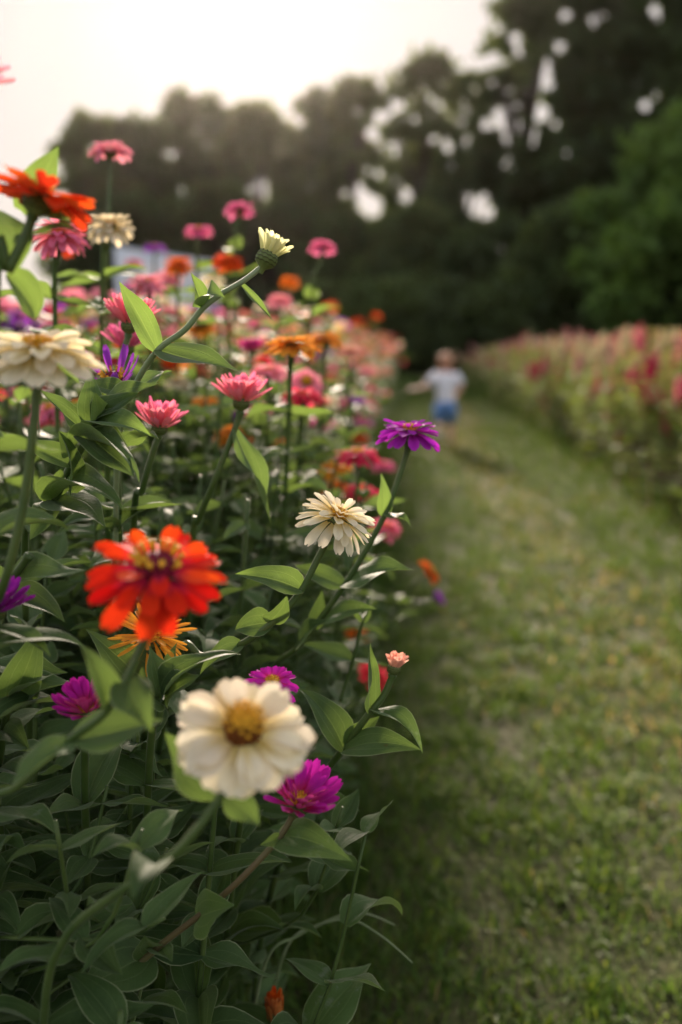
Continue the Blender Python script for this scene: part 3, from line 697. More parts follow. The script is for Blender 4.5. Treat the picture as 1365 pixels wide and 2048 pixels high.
hero('zinnia with purple pink bloom cut by the frame beside the dark leaves', [(-8, 1240, .72), (-15, 1330, .74), (-20, 1420, .78)], dict(style='cup', color='purple', D=.050, axis=(.2, .9, .3), disc=None))
hero('zinnia with shaggy orange bloom directly behind the scarlet bloom', [(305, 1300, .84), (300, 1350, .85), (290, 1430, .88)], dict(style='shag', color='gold', D=.080, axis=(.05, .75, .62), disc='yellow'))
hero('zinnia with pale pink petal tips reaching against the sky', [(-80, 190, .60), (-84, 280, .60), (-76, 430, .62), (-100, 600, .66)], dict(style='cup', color='pink', D=.050, axis=(.35, .9, .1), disc=None), auto=False)
hero('low zinnia with ribbed tan cup and unopened orange tips', [(550, 2040, 1.02), (552, 2080, 1.02), (548, 2200, 1.05)], dict(style='rustbud', color='rust', D=.060, axis=(0, .93, .3), disc=None)) if STYLE.setdefault('rustbud', [(12, .14, -.12, .42, .11, 84, 4), (10, .10, -.05, .40, .09, 86, 2), (7, .06, .0, .36, .08, 88, 0)]) else None
# side shoot with pale bud and drooping leaves over the path
tb = hero('side shoot with small blush bud and pale drooping leaves over the path', [(786, 1348, .90), (768, 1390, .90), (738, 1428, .90), (700, 1480, .91), (650, 1545, .94), (600, 1600, .98)],
     None, [((740, 1426, .90), (741, 1285, .89), (.6, 0, .9), .8), ((742, 1426, .90), (846, 1508, .86), (.3, .9, .3), .75), ((690, 1500, .905), (843, 1500, .86), (0, .85, .6), 1.0, 6), ((688, 1497, .91), (598, 1378, .92), (.6, .3, .8), 1.0), ((692, 1490, .91), (760, 1432, .9), (.3, .4, 1), 1.0)])
bx = camvec(.2, .95, .2); fl = put('flower', calyx_mesh(), tb, place(P(786, 1348, .90) - tb.location + bx * .008, axis_frame(bx)) @ Matrix.Diagonal((.045, .045, .045, 1)))
for li, (n, r, z, L, W, e, c) in enumerate(STYLE['bud']):
    for k in range(n):
        a = 2 * math.pi * k / n + li * .3; s = random.uniform(.8, 1.2)
        put('petal', petal_mesh('bud', li, k % 4, 'peach'), fl, Matrix.Rotation(a, 4, 'Z') @ Matrix.Translation((r, 0, z)) @ Matrix.Diagonal((s, s, s, 1)))
# leafy shoot in focus at left, no bloom
hero('leafy zinnia shoot with a whorl of pointed leaves and no bloom', [(190, 850, .84), (165, 895, .84), (140, 935, .85), (110, 1000, .86), (70, 1060, .88), (50, 1120, .92)], None,
     [((165, 858, .84), (78, 778, .82), (.2, .6, .8), 1.2, 0), ((180, 852, .84), (180, 740, .85), (.5, .1, 1), 1.2), ((190, 848, .84), (322, 766, .83), (-.1, .7, .8), 1.3, 4), ((185, 850, .84), (278, 785, .81), (0, .7, .8), .9), ((178, 856, .83), (304, 873, .80), (.1, .8, .6), .9, 7),
      ((170, 862, .84), (270, 955, .78), (.3, .6, .7), .9), ((150, 890, .84), (280, 968, .79), (.1, .9, .4), .8), ((140, 905, .85), (118, 862, .82), (.8, .1, .8), 1.3), ((145, 930, .85), (28, 872, .83), (.2, .5, .9), .9), ((140, 985, .85), (118, 862, .82), (.9, .1, .6), 1.0),
      ((195, 838, .83), (192, 785, .80), (.7, .1, .8), 1.4), ((200, 845, .83), (215, 790, .84), (-.7, .1, .8), 1.4), ((110, 1000, .86), (248, 1020, .80), (0, .8, .6), 1.1), ((108, 1000, .86), (212, 1055, .80), (0, .8, .6), 1.2), ((110, 1000, .86), (60, 1080, .82), (0, .6, .8), 1.1), ((105, 995, .86), (125, 935, .83), (.6, .2, .9), 1.3)])
hero('leafy zinnia shoot with broad dark leaves at the foot of the scarlet bloom', [(20, 1400, .80), (10, 1450, .80), (0, 1520, .82), (-10, 1600, .85)], None,
     [((20, 1400, .80), (78, 1248, .79), (.5, .1, .9), 1.15), ((20, 1398, .80), (152, 1362, .78), (0, .7, .8), 1.2), ((18, 1395, .80), (110, 1346, .76), (0, .7, .8), .8), ((15, 1400, .80), (-60, 1330, .8), (0, .7, .8), 1.2), ((5, 1460, .80), (60, 1500, .76), (0, .7, .8), 1.2)])
hero('fresh green zinnia shoot rising beside the wide cream bloom', [(325, 1400, .80), (318, 1440, .80), (300, 1520, .83)], None,
     [((330, 1395, .80), (400, 1350, .77), (0, .6, .9), 1.5), ((325, 1390, .80), (298, 1290, .80), (.5, .1, .9), 1.3), ((325, 1390, .81), (172, 1258, .82), (.4, .3, .9), 1.0), ((330, 1390, .80), (355, 1285, .82), (-.3, .1, .9), 1.2), ((322, 1400, .80), (485, 1310, .80), (0, .8, .6), .9), ((322, 1405, .80), (230, 1400, .76), (0, .7, .7), 1.2)])
hero('zinnia with broad smooth leaves under the ivory bloom', [(60, 1110, .76), (20, 1170, .77), (-20, 1260, .80)], None,
     [((10, 1165, .77), (172, 1140, .74), (0, .7, .8), 1.2, 8), ((12, 1168, .77), (-80, 1120, .77), (0, .7, .8), 1.2), ((15, 1180, .78), (130, 1245, .75), (.2, .8, .6), 1.2)])
# tall and mid blooms standing out of the row: px, py, width px, colour, style, stem end px, label
def tall(px, py, w, color, style, ex, ey, label, D=.062, tilt=(0, .97, .22), disc='yellow', leaves=()):
    d = FPX * D / w
    r = hero(label, [(px, py + w * .20, d), (px * .6 + ex * .4, py * .6 + ey * .4 + w * .05, d), (ex, ey, d * 1.01)], dict(style=style, color=color, D=D, axis=tilt, disc=disc), leaves, simple=True, r=.0027, base=None)
tall(222, 300, 92, 'pink', 'flat', 214, 560, 'tall zinnia with dusty pink pompom high against the dark trees', .066, disc=None)
tall(222, 452, 108, 'cream', 'double', 205, 560, 'zinnia with ruffled cream bloom against the dark trees', .070)
tall(480, 418, 66, 'rose', 'flat', 470, 500, 'tall zinnia with flat rose pink bloom against the dark wood', tilt=(0, 1, .05), disc='yellow')
tall(398, 460, 66, 'rose', 'single', 394, 540, 'zinnia with rose bloom and raised orange eye above the blue board')
tall(645, 494, 66, 'rose', 'flat', 624, 600, 'tall zinnia with small rose bloom on a bare pale stem', tilt=(.05, 1, .05))
tall(310, 495, 50, 'lilac', 'single', 310, 560, 'zinnia with small lilac bloom in front of the blue board')
tall(358, 528, 66, 'orange', 'double', 356, 600, 'zinnia with orange double bloom in front of the blue board')
tall(455, 522, 70, 'vermilion', 'double', 455, 600, 'zinnia with fiery orange bloom right of the blue board')
tall(296, 566, 86, 'pink', 'double', 300, 640, 'zinnia with pink bloom in front of the board foot')
tall(268, 525, 36, 'red', 'flat', 268, 570, 'zinnia with tiny red bloom across the blue board')
tall(580, 562, 46, 'orange', 'double', 576, 620, 'zinnia with apricot orange bloom beside the tall bare stem')
tall(660, 612, 42, 'vermilion', 'double', 656, 660, 'zinnia with orange bloom at the dark end of the row')
tall(120, 470, 130, 'coral', 'double', 110, 600, 'zinnia with rose red bloom behind the vermilion bloom', .075)
tall(115, 498, 70, 'vermilion', 'flat', 110, 590, 'zinnia with orange bloom behind the long green leaf')
tall(585, 690, 120, 'gold', 'flat', 580, 770, 'zinnia with wide golden orange bloom in the middle of the row', .075, tilt=(0, .98, .15))
tall(650, 678, 84, 'gold', 'flat', 648, 750, 'zinnia with golden bloom beside the other golden bloom', .072, tilt=(0, .98, .15))
tall(538, 742, 86, 'pink', 'flat', 535, 810, 'zinnia with candy pink bloom above the coral cup', .066)
tall(612, 762, 80, 'pink', 'flat', 608, 830, 'zinnia with pale pink bloom facing out with a brown eye', .07, tilt=(.1, .5, .85), disc='cone')
tall(605, 792, 96, 'red', 'flat', 600, 860, 'zinnia with crimson bloom under the pale pink bloom', .070, tilt=(0, .98, .1))
tall(638, 815, 60, 'peach', 'cup', 618, 940, 'zinnia with fading salmon cup on a dark stem', .056)
tall(712, 808, 40, 'lilac', 'cup', 705, 850, 'zinnia with small purple bloom beside the salmon cup')
tall(716, 908, 100, 'red', 'single', 714, 980, 'zinnia with strawberry red bloom beside the path', .072)
tall(768, 930, 50, 'rose', 'flat', 760, 990, 'zinnia with rose bloom close behind the strawberry red bloom')
tall(724, 985, 84, 'red', 'flat', 718, 1060, 'zinnia with deep red bloom and yellow rim behind the cream double', .066, tilt=(.1, .95, .25))
tall(672, 975, 66, 'orange', 'flat', 668, 1040, 'zinnia with amber bloom behind the cream double bloom')
tall(768, 1052, 76, 'coral', 'double', 755, 1110, 'zinnia with coral pink bloom behind the purple bloom stem', .066, tilt=(.2, .9, .2))
tall(852, 1136, 62, 'orange', 'single', 815, 1190, 'zinnia with amber bloom facing sideways out over the path', .060, tilt=(.8, .55, .1))
tall(735, 1125, 56, 'orange', 'single', 720, 1190, 'zinnia with orange and pink bloom low by the path')
tall(712, 1262, 60, 'orange', 'single', 690, 1330, 'zinnia with burnt orange bloom low in the shade', tilt=(.3, .8, .3))
tall(742, 1345, 80, 'red', 'single', 715, 1400, 'zinnia with red bloom hanging behind the side shoot', .062, tilt=(.5, .5, -.5))
tall(670, 1385, 44, 'rose', 'cup', 655, 1430, 'zinnia with small dusky pink bloom low behind the side shoot', .05)
tall(865, 1195, 36, 'lilac', 'cup', 800, 1215, 'zinnia with faded mauve bloom lying out over the grass', .045, tilt=(.9, .4, 0))
tall(355, 760, 60, 'cream', 'double', 352, 830, 'zinnia with small cream bloom between the pink cup and coral cup', .058)
tall(400, 740, 50, 'red', 'flat', 398, 800, 'zinnia with small red bloom between the pink cup and coral cup')
tall(700, 700, 56, 'peach', 'flat', 700, 760, 'zinnia with peach bloom at the far end of the row', tilt=(0, .95, .3))
tall(560, 600, 56, 'pink', 'double', 556, 660, 'zinnia with soft pink bloom under the bare pale stem')

# ------------------------------------------------------------------ fill plants of the row
def plant_plan(h, nb, leafL, rs, spread=1.0):
    """stem polylines, leaf placements and bloom tips of one bushy zinnia, in its own space"""
    stems, leaves, tips = [], [], []
    lean = Vector((rs.uniform(-.12, .12), rs.uniform(-.12, .12), 0)) * h
    main = catmull([(0, 0, -.02), lean * .25 + Vector((0, 0, h * .4)), lean * .7 + Vector((0, 0, h * .75)), lean + Vector((0, 0, h))], 5)
    stems.append((main, .0042)); tips.append((main[-1], (main[-1] - main[-2]).normalized()))
    def pairs(path, z0, L0, step):
        acc = step; ang = rs.uniform(0, 3)
        for i in range(1, len(path)):
            acc += (path[i] - path[i - 1]).length
            if acc >= step and path[i].z > z0:
                acc = 0; ang += 1.57 + rs.uniform(-.25, .25)
                for s_ in (0, math.pi):
                    if rs.random() < .06: continue
                    a = ang + s_; L = L0 * rs.uniform(.75, 1.2) * (1.0 - .35 * max(0, path[i].z / h - .7) / .3)
                    d = Vector((math.cos(a), math.sin(a), rs.uniform(-.35, .55))).normalized()
                    n = Vector((rs.uniform(-.3, .3), rs.uniform(-.3, .3), 1))
                    leaves.append((path[i], d, n, L))
    pairs(main, h * .18, leafL, .055)
    for b in range(nb):
        i0 = int(len(main) * rs.uniform(.35, .8)); p0 = main[min(i0, len(main) - 2)]; a = rs.uniform(0, 6.28); out = h * rs.uniform(.10, .22) * spread
        tipz = min(h * rs.uniform(.85, 1.05), p0.z + h * .5)
        br = catmull([p0, p0 + Vector((math.cos(a) * out * .7, math.sin(a) * out * .7, (tipz - p0.z) * .4)), Vector((p0.x + math.cos(a) * out, p0.y + math.sin(a) * out, tipz))], 4)
        stems.append((br, .0028)); pairs(br, 0, leafL * .85, .055); tips.append((br[-1], (br[-1] - br[-2]).normalized()))
    return stems, leaves, tips
def stems_mesh(stems, sides=6):
    mb = MB()
    for path, r in stems: tube(mb, path, [r * (1 - .35 * i / len(path)) for i in range(len(path))], sides)
    return mb.mesh('stem', [M_STEM])
MIXC = ['coral', 'pink', 'pink', 'peach', 'peach', 'cream', 'cream', 'orange', 'gold', 'red', 'rose', 'vermilion', 'lilac', 'magenta']
CNAME = {'coral': 'coral pink', 'pink': 'soft pink', 'peach': 'peach', 'cream': 'cream white', 'orange': 'orange', 'gold': 'golden', 'red': 'red', 'rose': 'rose pink', 'vermilion': 'fiery orange', 'lilac': 'lilac', 'magenta': 'magenta'}
# near plants: every leaf a part
rs = random.Random(21)
NEAR = []
for k in range(7):
    plan = plant_plan(1.0, 4, .082, rs); NEAR.append((plan, stems_mesh(plan[0], 7)))
near_spots = []
tries = 0
while len(near_spots) < 104 and tries < 6000:
    tries += 1; x, y = rs.uniform(-1.15, -.20), rs.uniform(.62, 2.4)
    if x < -.42 * y - .25: continue
    if all((x - a) ** 2 + (y - b) ** 2 > .102 ** 2 for a, b in near_spots): near_spots.append((x, y))
for i, (x, y) in enumerate(near_spots):
    (stems, leaves, tips), sm = NEAR[i % len(NEAR)]
    h = np.interp(y, [.6, .85, 1.15, 1.7, 2.4], [.58, .71, .89, .98, 1.02]) * rs.uniform(.9, 1.06)
    if x > -.30: h *= .93
    root = empty('zinnia_plant', (x, y, gz(x, y))); rot = rs.uniform(0, 6.28)
    Mr = Matrix.Rotation(rot, 4, 'Z') @ Matrix.Diagonal((.85, .85, h, 1))
    put('stem', sm, root, Mr)
    for (p, d, n, L) in leaves:
        if rs.random() < .08: continue
        b = Mr @ p; dd = (Matrix.Rotation(rot, 3, 'Z') @ d); L2 = L * rs.uniform(.85, 1.15)
        put('leaf', rs.choice(LEAVES), root, place(b, frame(dd, Matrix.Rotation(rot, 3, 'Z') @ n), (L2, L2 * rs.uniform(.9, 1.15), L2)))
    if y > 1.25 and i % 3 != 0:
        c = rs.choice(MIXC); k = 0
        for (p, d) in rs.sample(tips, rs.choice([1, 2, 2])):
            ax = (d + Vector((rs.uniform(-.3, .3), rs.uniform(-.4, .2), .6))).normalized()
            simple_flower(root, place(Mr @ p + ax * .006, axis_frame(ax, rs.uniform(0, 6))), rs.choice(['double', 'flat', 'cup', 'single']), c, rs.uniform(.048, .066), 'yellow', rs.randrange(3))
        tag(root, f'bushy zinnia with {CNAME[c]} blooms low among the leaves of the flower row', 'flower plant', f'near zinnias with {CNAME[c]} blooms')
    else:
        tag(root, 'leafy green zinnia without open blooms packed inside the flower row', 'plant', 'leafy zinnias inside the row')
# mid plants: foliage joined, blooms as parts
MID = []
for k in range(8):
    plan = plant_plan(1.0, 7, .085, rs, 1.05); mb = MB()
    for (p, d, n, L) in plan[1]:
        mb.add(*xf(rs.choice(LOWLEAF), place(p, frame(d, n), (L * 1.35,) * 3)))
    MID.append((plan, stems_mesh(plan[0], 5), mb.mesh('foliage', [M_LEAF])))
mid_spots = []
tries = 0
while tries < 40000 and len(mid_spots) < 285:
    tries += 1; y = 2.3 + 21 * rs.random() ** 2.3; x = rs.uniform(-.36 * y - .5, -.26 if y < 5 else -.16)
    if y > 9 and x < -1.6: continue
    mind = .165 + .013 * y
    if all((x - a) ** 2 + (y - b) ** 2 > mind ** 2 for a, b in mid_spots): mid_spots.append((x, y))
n_hero = sum(1 for o in bpy.data.objects if o.name.startswith('zinnia_plant'))
mid_spots.sort(key=lambda q: q[1] + .6 * abs(q[0] + .3))
rest_spots = mid_spots[298 - n_hero:]; mid_spots = mid_spots[:298 - n_hero]
for i, (x, y) in enumerate(mid_spots):
    (stems, leaves, tips), sm, fm = MID[i % len(MID)]
    h = np.interp(y, [2.3, 4, 9, 25], [1.0, 1.02, 1.03, 1.05]) * rs.uniform(.88, 1.10)
    if x > -.34: h *= rs.uniform(.72, .95)
    root = empty('zinnia_plant', (x, y, gz(x, y))); Mr = Matrix.Rotation(rs.uniform(0, 6.28), 4, 'Z') @ Matrix.Diagonal((1, 1, h, 1))
    put('stem', sm, root, Mr); f = put('foliage', fm, root, Mr); f['kind'] = 'stuff'
    c = rs.choice(MIXC)
    for (p, d) in tips:
        if rs.random() < .12: continue
        ax = (d + Vector((rs.uniform(-.3, .5), rs.uniform(-.5, .2), .6))).normalized()
        pos = Mr @ p; up = rs.uniform(0, .09)
        simple_flower(root, place(pos + ax * .006, axis_frame(ax, rs.uniform(0, 6))), rs.choice(['double', 'flat', 'flat', 'cup', 'single']), c, rs.uniform(.056, .082), 'yellow' if y < 9 else None, rs.randrange(3))
    tag(root, f'blurred zinnia bush topped with {CNAME[c]} blooms further along the row', 'flower plant', f'zinnia bushes with {CNAME[c]} blooms along the row')
# the far bed as one mass
def far_mass():
    mb = MB(); cols = [lin(226, 120, 150), lin(236, 170, 150), lin(240, 226, 196), lin(236, 150, 60), lin(222, 70, 100), lin(226, 92, 50)]
    spots_ = list(rest_spots)
    for k in range(1250):
        y = rs.uniform(2.8, 24.5); x = rs.uniform(-.40 * y - 1.2, -.35)
        if y < 7 and x > -.34 * y - .1 and rs.random() < .6: continue
        spots_.append((x, y))
    fg = petal_geo(.42, .2, R(-4), R(-18), .2, 2, 1, 0)
    for k, (x, y) in enumerate(spots_):
        h = rs.uniform(.85, 1.02); o = Vector((x, y, 0))
        for j in range(16):
            a = rs.uniform(0, 6.28); p = o + Vector((rs.gauss(0, .08), rs.gauss(0, .08), h * rs.uniform(.3, .96)))
            d = Vector((math.cos(a), math.sin(a), rs.uniform(-.3, .5))); g = rs.uniform(.7, 1.3)
            mb.add(*xf(LOWLEAF[j % 8], place(p, frame(d, (0, 0, 1)), (.12,) * 3)), 0, (.055 * g, .105 * g, .032 * g, 1))
        for j in range(rs.choice([1, 2, 3]) if k >= len(rest_spots) else 7):
            c = rs.choice(cols); p = o + Vector((rs.gauss(0, .1), rs.gauss(0, .1), h + rs.uniform(-.02, .14))); r = rs.uniform(.027, .040)
            if k < len(rest_spots): p.z -= abs(rs.gauss(0, .12))
            F3 = axis_frame((rs.uniform(-.4, .6), rs.uniform(-.7, .3), 1))
            for e_ in (0, 1):
                for q in range(9):
                    Mq = Matrix.Translation(p) @ (F3 @ Matrix.Rotation(q * .698 + e_ * .35, 3, 'Z') @ Matrix.Rotation(-.35 * e_, 3, 'Y')).to_4x4() @ Matrix.Diagonal((r * 2.1,) * 3 + (1,))
                    mb.add([Mq @ Vector(a) for a in fg[0]], fg[1], fg[2], 0, c)
            tube(mb, [p, p - Vector((0, 0, .2))], .003, 3, 0, (.1, .15, .05, 1))
    tag(put('zinnia_bed', mb.mesh('zinnia_bed', [M_FAR], color=True)), 'distant mass of mixed zinnias filling the bed behind the row', 'flower bed', kind='stuff')
far_mass()

# ------------------------------------------------------------------ celosia bed on the right
CEL = {'cream': lin(240, 226, 180), 'blush': lin(240, 176, 170), 'pink': lin(236, 126, 142), 'magenta': lin(222, 52, 108), 'tan': lin(214, 206, 120), 'white': lin(236, 226, 214)}
def plume_mat(n, c):
    s = NT('plume_' + n); geo = s.node('ShaderNodeNewGeometry'); nn = s.noise(60, 3, geo.outputs['Position'])
    col = s.mix(s.ramp(nn, .3, .7), tuple(x * .62 for x in c[:3]) + (1,), c); return s.leafy(col, col, .3, .7, .15)
CELM = {k: plume_mat(k, v) for k, v in CEL.items()}
def plume_geo(mb, L, r):
    """feathery spike: tapered core with many little pointed tufts"""
    tube(mb, [(0, 0, 0), (0, 0, L * .5), (0, 0, L)], [r * .45, r * .5, r * .06], 6)
    for k in range(70):
        t = (k + .5) / 70; a = 2.39996 * k; rr = r * (math.sin(math.pi * min(1, t * .85 + .13)) ** .7) * rs.uniform(.75, 1.2); c, s_ = math.cos(a), math.sin(a)
        b = Vector((c * rr * .2, s_ * rr * .2, t * L)); e = Vector((c * rr, s_ * rr, t * L + rr * rs.uniform(.6, 1.6))); w = r * .24
        sd = Vector((-s_, c, 0)) * w; mdl = b.lerp(e, .55)
        mb.add([b, mdl + sd, e, mdl - sd, mdl + Vector((0, 0, w))], [(0, 1, 4), (1, 2, 4), (2, 3, 4), (3, 0, 4), (0, 3, 2, 1)], None, 0)
PLUME = {}
for c in CELM:
    PLUME[c] = []
    for v in range(3): mb = MB(); plume_geo(mb, 1.0, .17 + .03 * v); PLUME[c].append(mb.mesh('plume', [CELM[c]]))
CT = []
for k in range(6):
    plan = plant_plan(1.0, 7, .11, rs, 1.2); mb = MB()
    for (p, d, n, L) in plan[1]:
        mb.add(*xf(rs.choice(CLEAF), place(p, frame(d, n), (L * 1.15,) * 3)))
    sm = MB()
    for path, r in plan[0]: tube(sm, path, [r * 1.3 * (1 - .3 * i / len(path)) for i in range(len(path))], 5)
    CT.append((plan[2], [(p, d) for (p, d, n, L) in plan[1] if .45 < p.z < .9], sm.mesh('stem', [M_CSTEM]), mb.mesh('foliage', [M_CLEAF])))
spots = []; tries = 0
while tries < 30000 and len(spots) < 215:
    tries += 1; y = 4.3 + 19 * rs.random() ** 1.7; x = rs.uniform(1.44, min(4.2, .30 * y + 1.4))
    if y > 8 and x > 2.7: continue
    if all((x - a) ** 2 + (y - b) ** 2 > (.17 + .012 * y) ** 2 for a, b in spots): spots.append((x, y))
CN = {'cream': 'cream', 'blush': 'blush pink', 'pink': 'pink', 'magenta': 'deep magenta', 'tan': 'straw coloured', 'white': 'white'}
for i, (x, y) in enumerate(spots):
    tips, subs, sm, fm = CT[i % 6]; h = rs.uniform(.78, .98) * np.interp(y, [3.5, 8, 14, 25], [1.0, 1.02, .95, .72])
    if x < 1.62: h *= rs.uniform(.72, 1.0)
    root = empty('celosia_plant', (x, y, gz(x, y))); Mr = Matrix.Rotation(rs.uniform(0, 6.28), 4, 'Z') @ Matrix.Diagonal((1, 1, h, 1))
    put('stem', sm, root, Mr); put('foliage', fm, root, Mr)['kind'] = 'stuff'
    cl = noise.noise((x * 1.1, y * .8, 9))
    c = rs.choice(['magenta', 'pink', 'blush', 'cream', 'tan', 'tan', 'cream'] if cl > .10 else (['cream', 'tan', 'pink', 'blush', 'cream'] if cl < -.02 else ['blush', 'pink', 'cream', 'tan']) + (['white'] * 3 if x > 2.4 else []))
    for (p, d) in tips + rs.sample(subs, 4):
        if rs.random() < .22: continue
        L = rs.uniform(.07, .17); ax = (d + Vector((rs.uniform(-.4, .4), rs.uniform(-.4, .4), .9))).normalized()
        put('plume', rs.choice(PLUME[c]), root, place(Mr @ p - ax * .015, axis_frame(ax, rs.uniform(0, 6)), (L, L, L)))
    tag(root, f'bushy celosia with {CN[c]} feathery plumes in the bed across the path', 'flower plant', f'celosias with {CN[c]} plumes')
def far_celosia():
    mb = MB()
    for k in range(650):
        y = rs.uniform(5, 24.5); x = rs.uniform(1.7 + .03 * y, .34 * y + 2.2)
        if y < 9 and x < 2.2: continue
        h = rs.uniform(.8, .96) * np.interp(y, [3.5, 8, 14, 25], [1.0, 1.02, .97, .78]); o = Vector((x, y, 0))
        for j in range(14):
            a = rs.uniform(0, 6.28); p = o + Vector((rs.gauss(0, .1), rs.gauss(0, .1), h * rs.uniform(.3, .96))); g = rs.uniform(.7, 1.3)
            mb.add(*xf(CLEAF[j % 8], place(p, frame((math.cos(a), math.sin(a), rs.uniform(-.3, .5)), (0, 0, 1)), (.14,) * 3)), 0, (.12 * g, .16 * g, .045 * g, 1))
        for j in range(3):
            c = rs.choice([CEL[q] for q in ('cream', 'cream', 'blush', 'blush', 'pink', 'tan', 'white', 'tan')]); p = o + Vector((rs.gauss(0, .12), rs.gauss(0, .12), h - .08)); L = rs.uniform(.15, .28)
            tube(mb, [p, p + Vector((0, 0, L * .4)), p + Vector((0, 0, L))], [.02, .035, .004], 6, 0, c)
    tag(put('celosia_bed', mb.mesh('celosia_bed', [M_FAR], color=True)), 'distant mass of pink and cream celosia filling the bed', 'flower bed', kind='stuff')
far_celosia()

# ------------------------------------------------------------------ blue board standing in the bed
def board():
    a, b = P(231, 490, 10.0), P(432, 528, 12.0); top = 1.93; a = Vector((a.x, a.y, 0)); b = Vector((b.x, b.y, 0))
    root = empty('sign_board', (a + b) / 2); tag(root, 'pale blue and white board on two posts standing behind the zinnias', 'sign')
    d = (b - a); L = d.length; d.normalize(); rot = frame(d, (0, 0, 1)); n = rot @ Vector((0, 1, 0))
    def slab(name, x0, x1, z0, z1, th, off, m):
        mb = MB(); vs = [rot @ Vector((x, yy + off, z)) for z in (z0, z1) for yy in (-th, th) for x in (x0, x1)]
        mb.add(vs, [(0, 1, 3, 2), (4, 6, 7, 5), (0, 4, 5, 1), (2, 3, 7, 6), (0, 2, 6, 4), (1, 5, 7, 3)]); return put(name, mb.mesh(name, [m], smooth=False), root)
    blue = plain('board_blue', lin(222, 234, 250), .6, .3, 3, .08); white = plain('board_white', lin(240, 242, 248), .6, .3, 3, .05); grey = plain('post_wood', lin(120, 104, 84), .8, .2, 12, .3)
    slab('panel', -L / 2, L / 2, .95, top, .012, 0, blue)
    for z0, z1 in ((top - .26, top - .12), (top - .62, top - .48)): slab('white_band', -L / 2 + .08, L / 2 - .08, z0, z1, .004, -.018, white)
    for x in (-L / 2 + .18, L / 2 - .18): slab('post', x - .045, x + .045, -.1, top - .05, .03, .046, grey)
board()

# ------------------------------------------------------------------ long grass stalks arching out of the row
for pts, lab in [([(520, 1960, 1.05), (600, 1870, 1.05), (690, 1838, 1.04), (760, 1870, 1.02), (825, 1925, 1.0)], 'long pale grass stalk arching out of the row over the grass'),
                 ([(560, 1930, 1.1), (640, 1850, 1.1), (720, 1826, 1.09), (790, 1850, 1.08)], 'shorter grass stalk arching behind the long pale one')]:
    p = [P(*q) for q in pts]; base = Vector((p[0].x - .05, p[0].y + .08, gz(p[0].x, p[0].y))); root = empty('grass_stalk', base); tag(root, lab, 'grass stalk', 'long grass stalks')
    path = catmull([base] + p, 6); n = len(path); mb = MB(); tube(mb, [q - base for q in path], [.0022 * (1 - .75 * i / n) for i in range(n)], 6)
    put('stalk', mb.mesh('stalk', [M_STEM_P]), root)

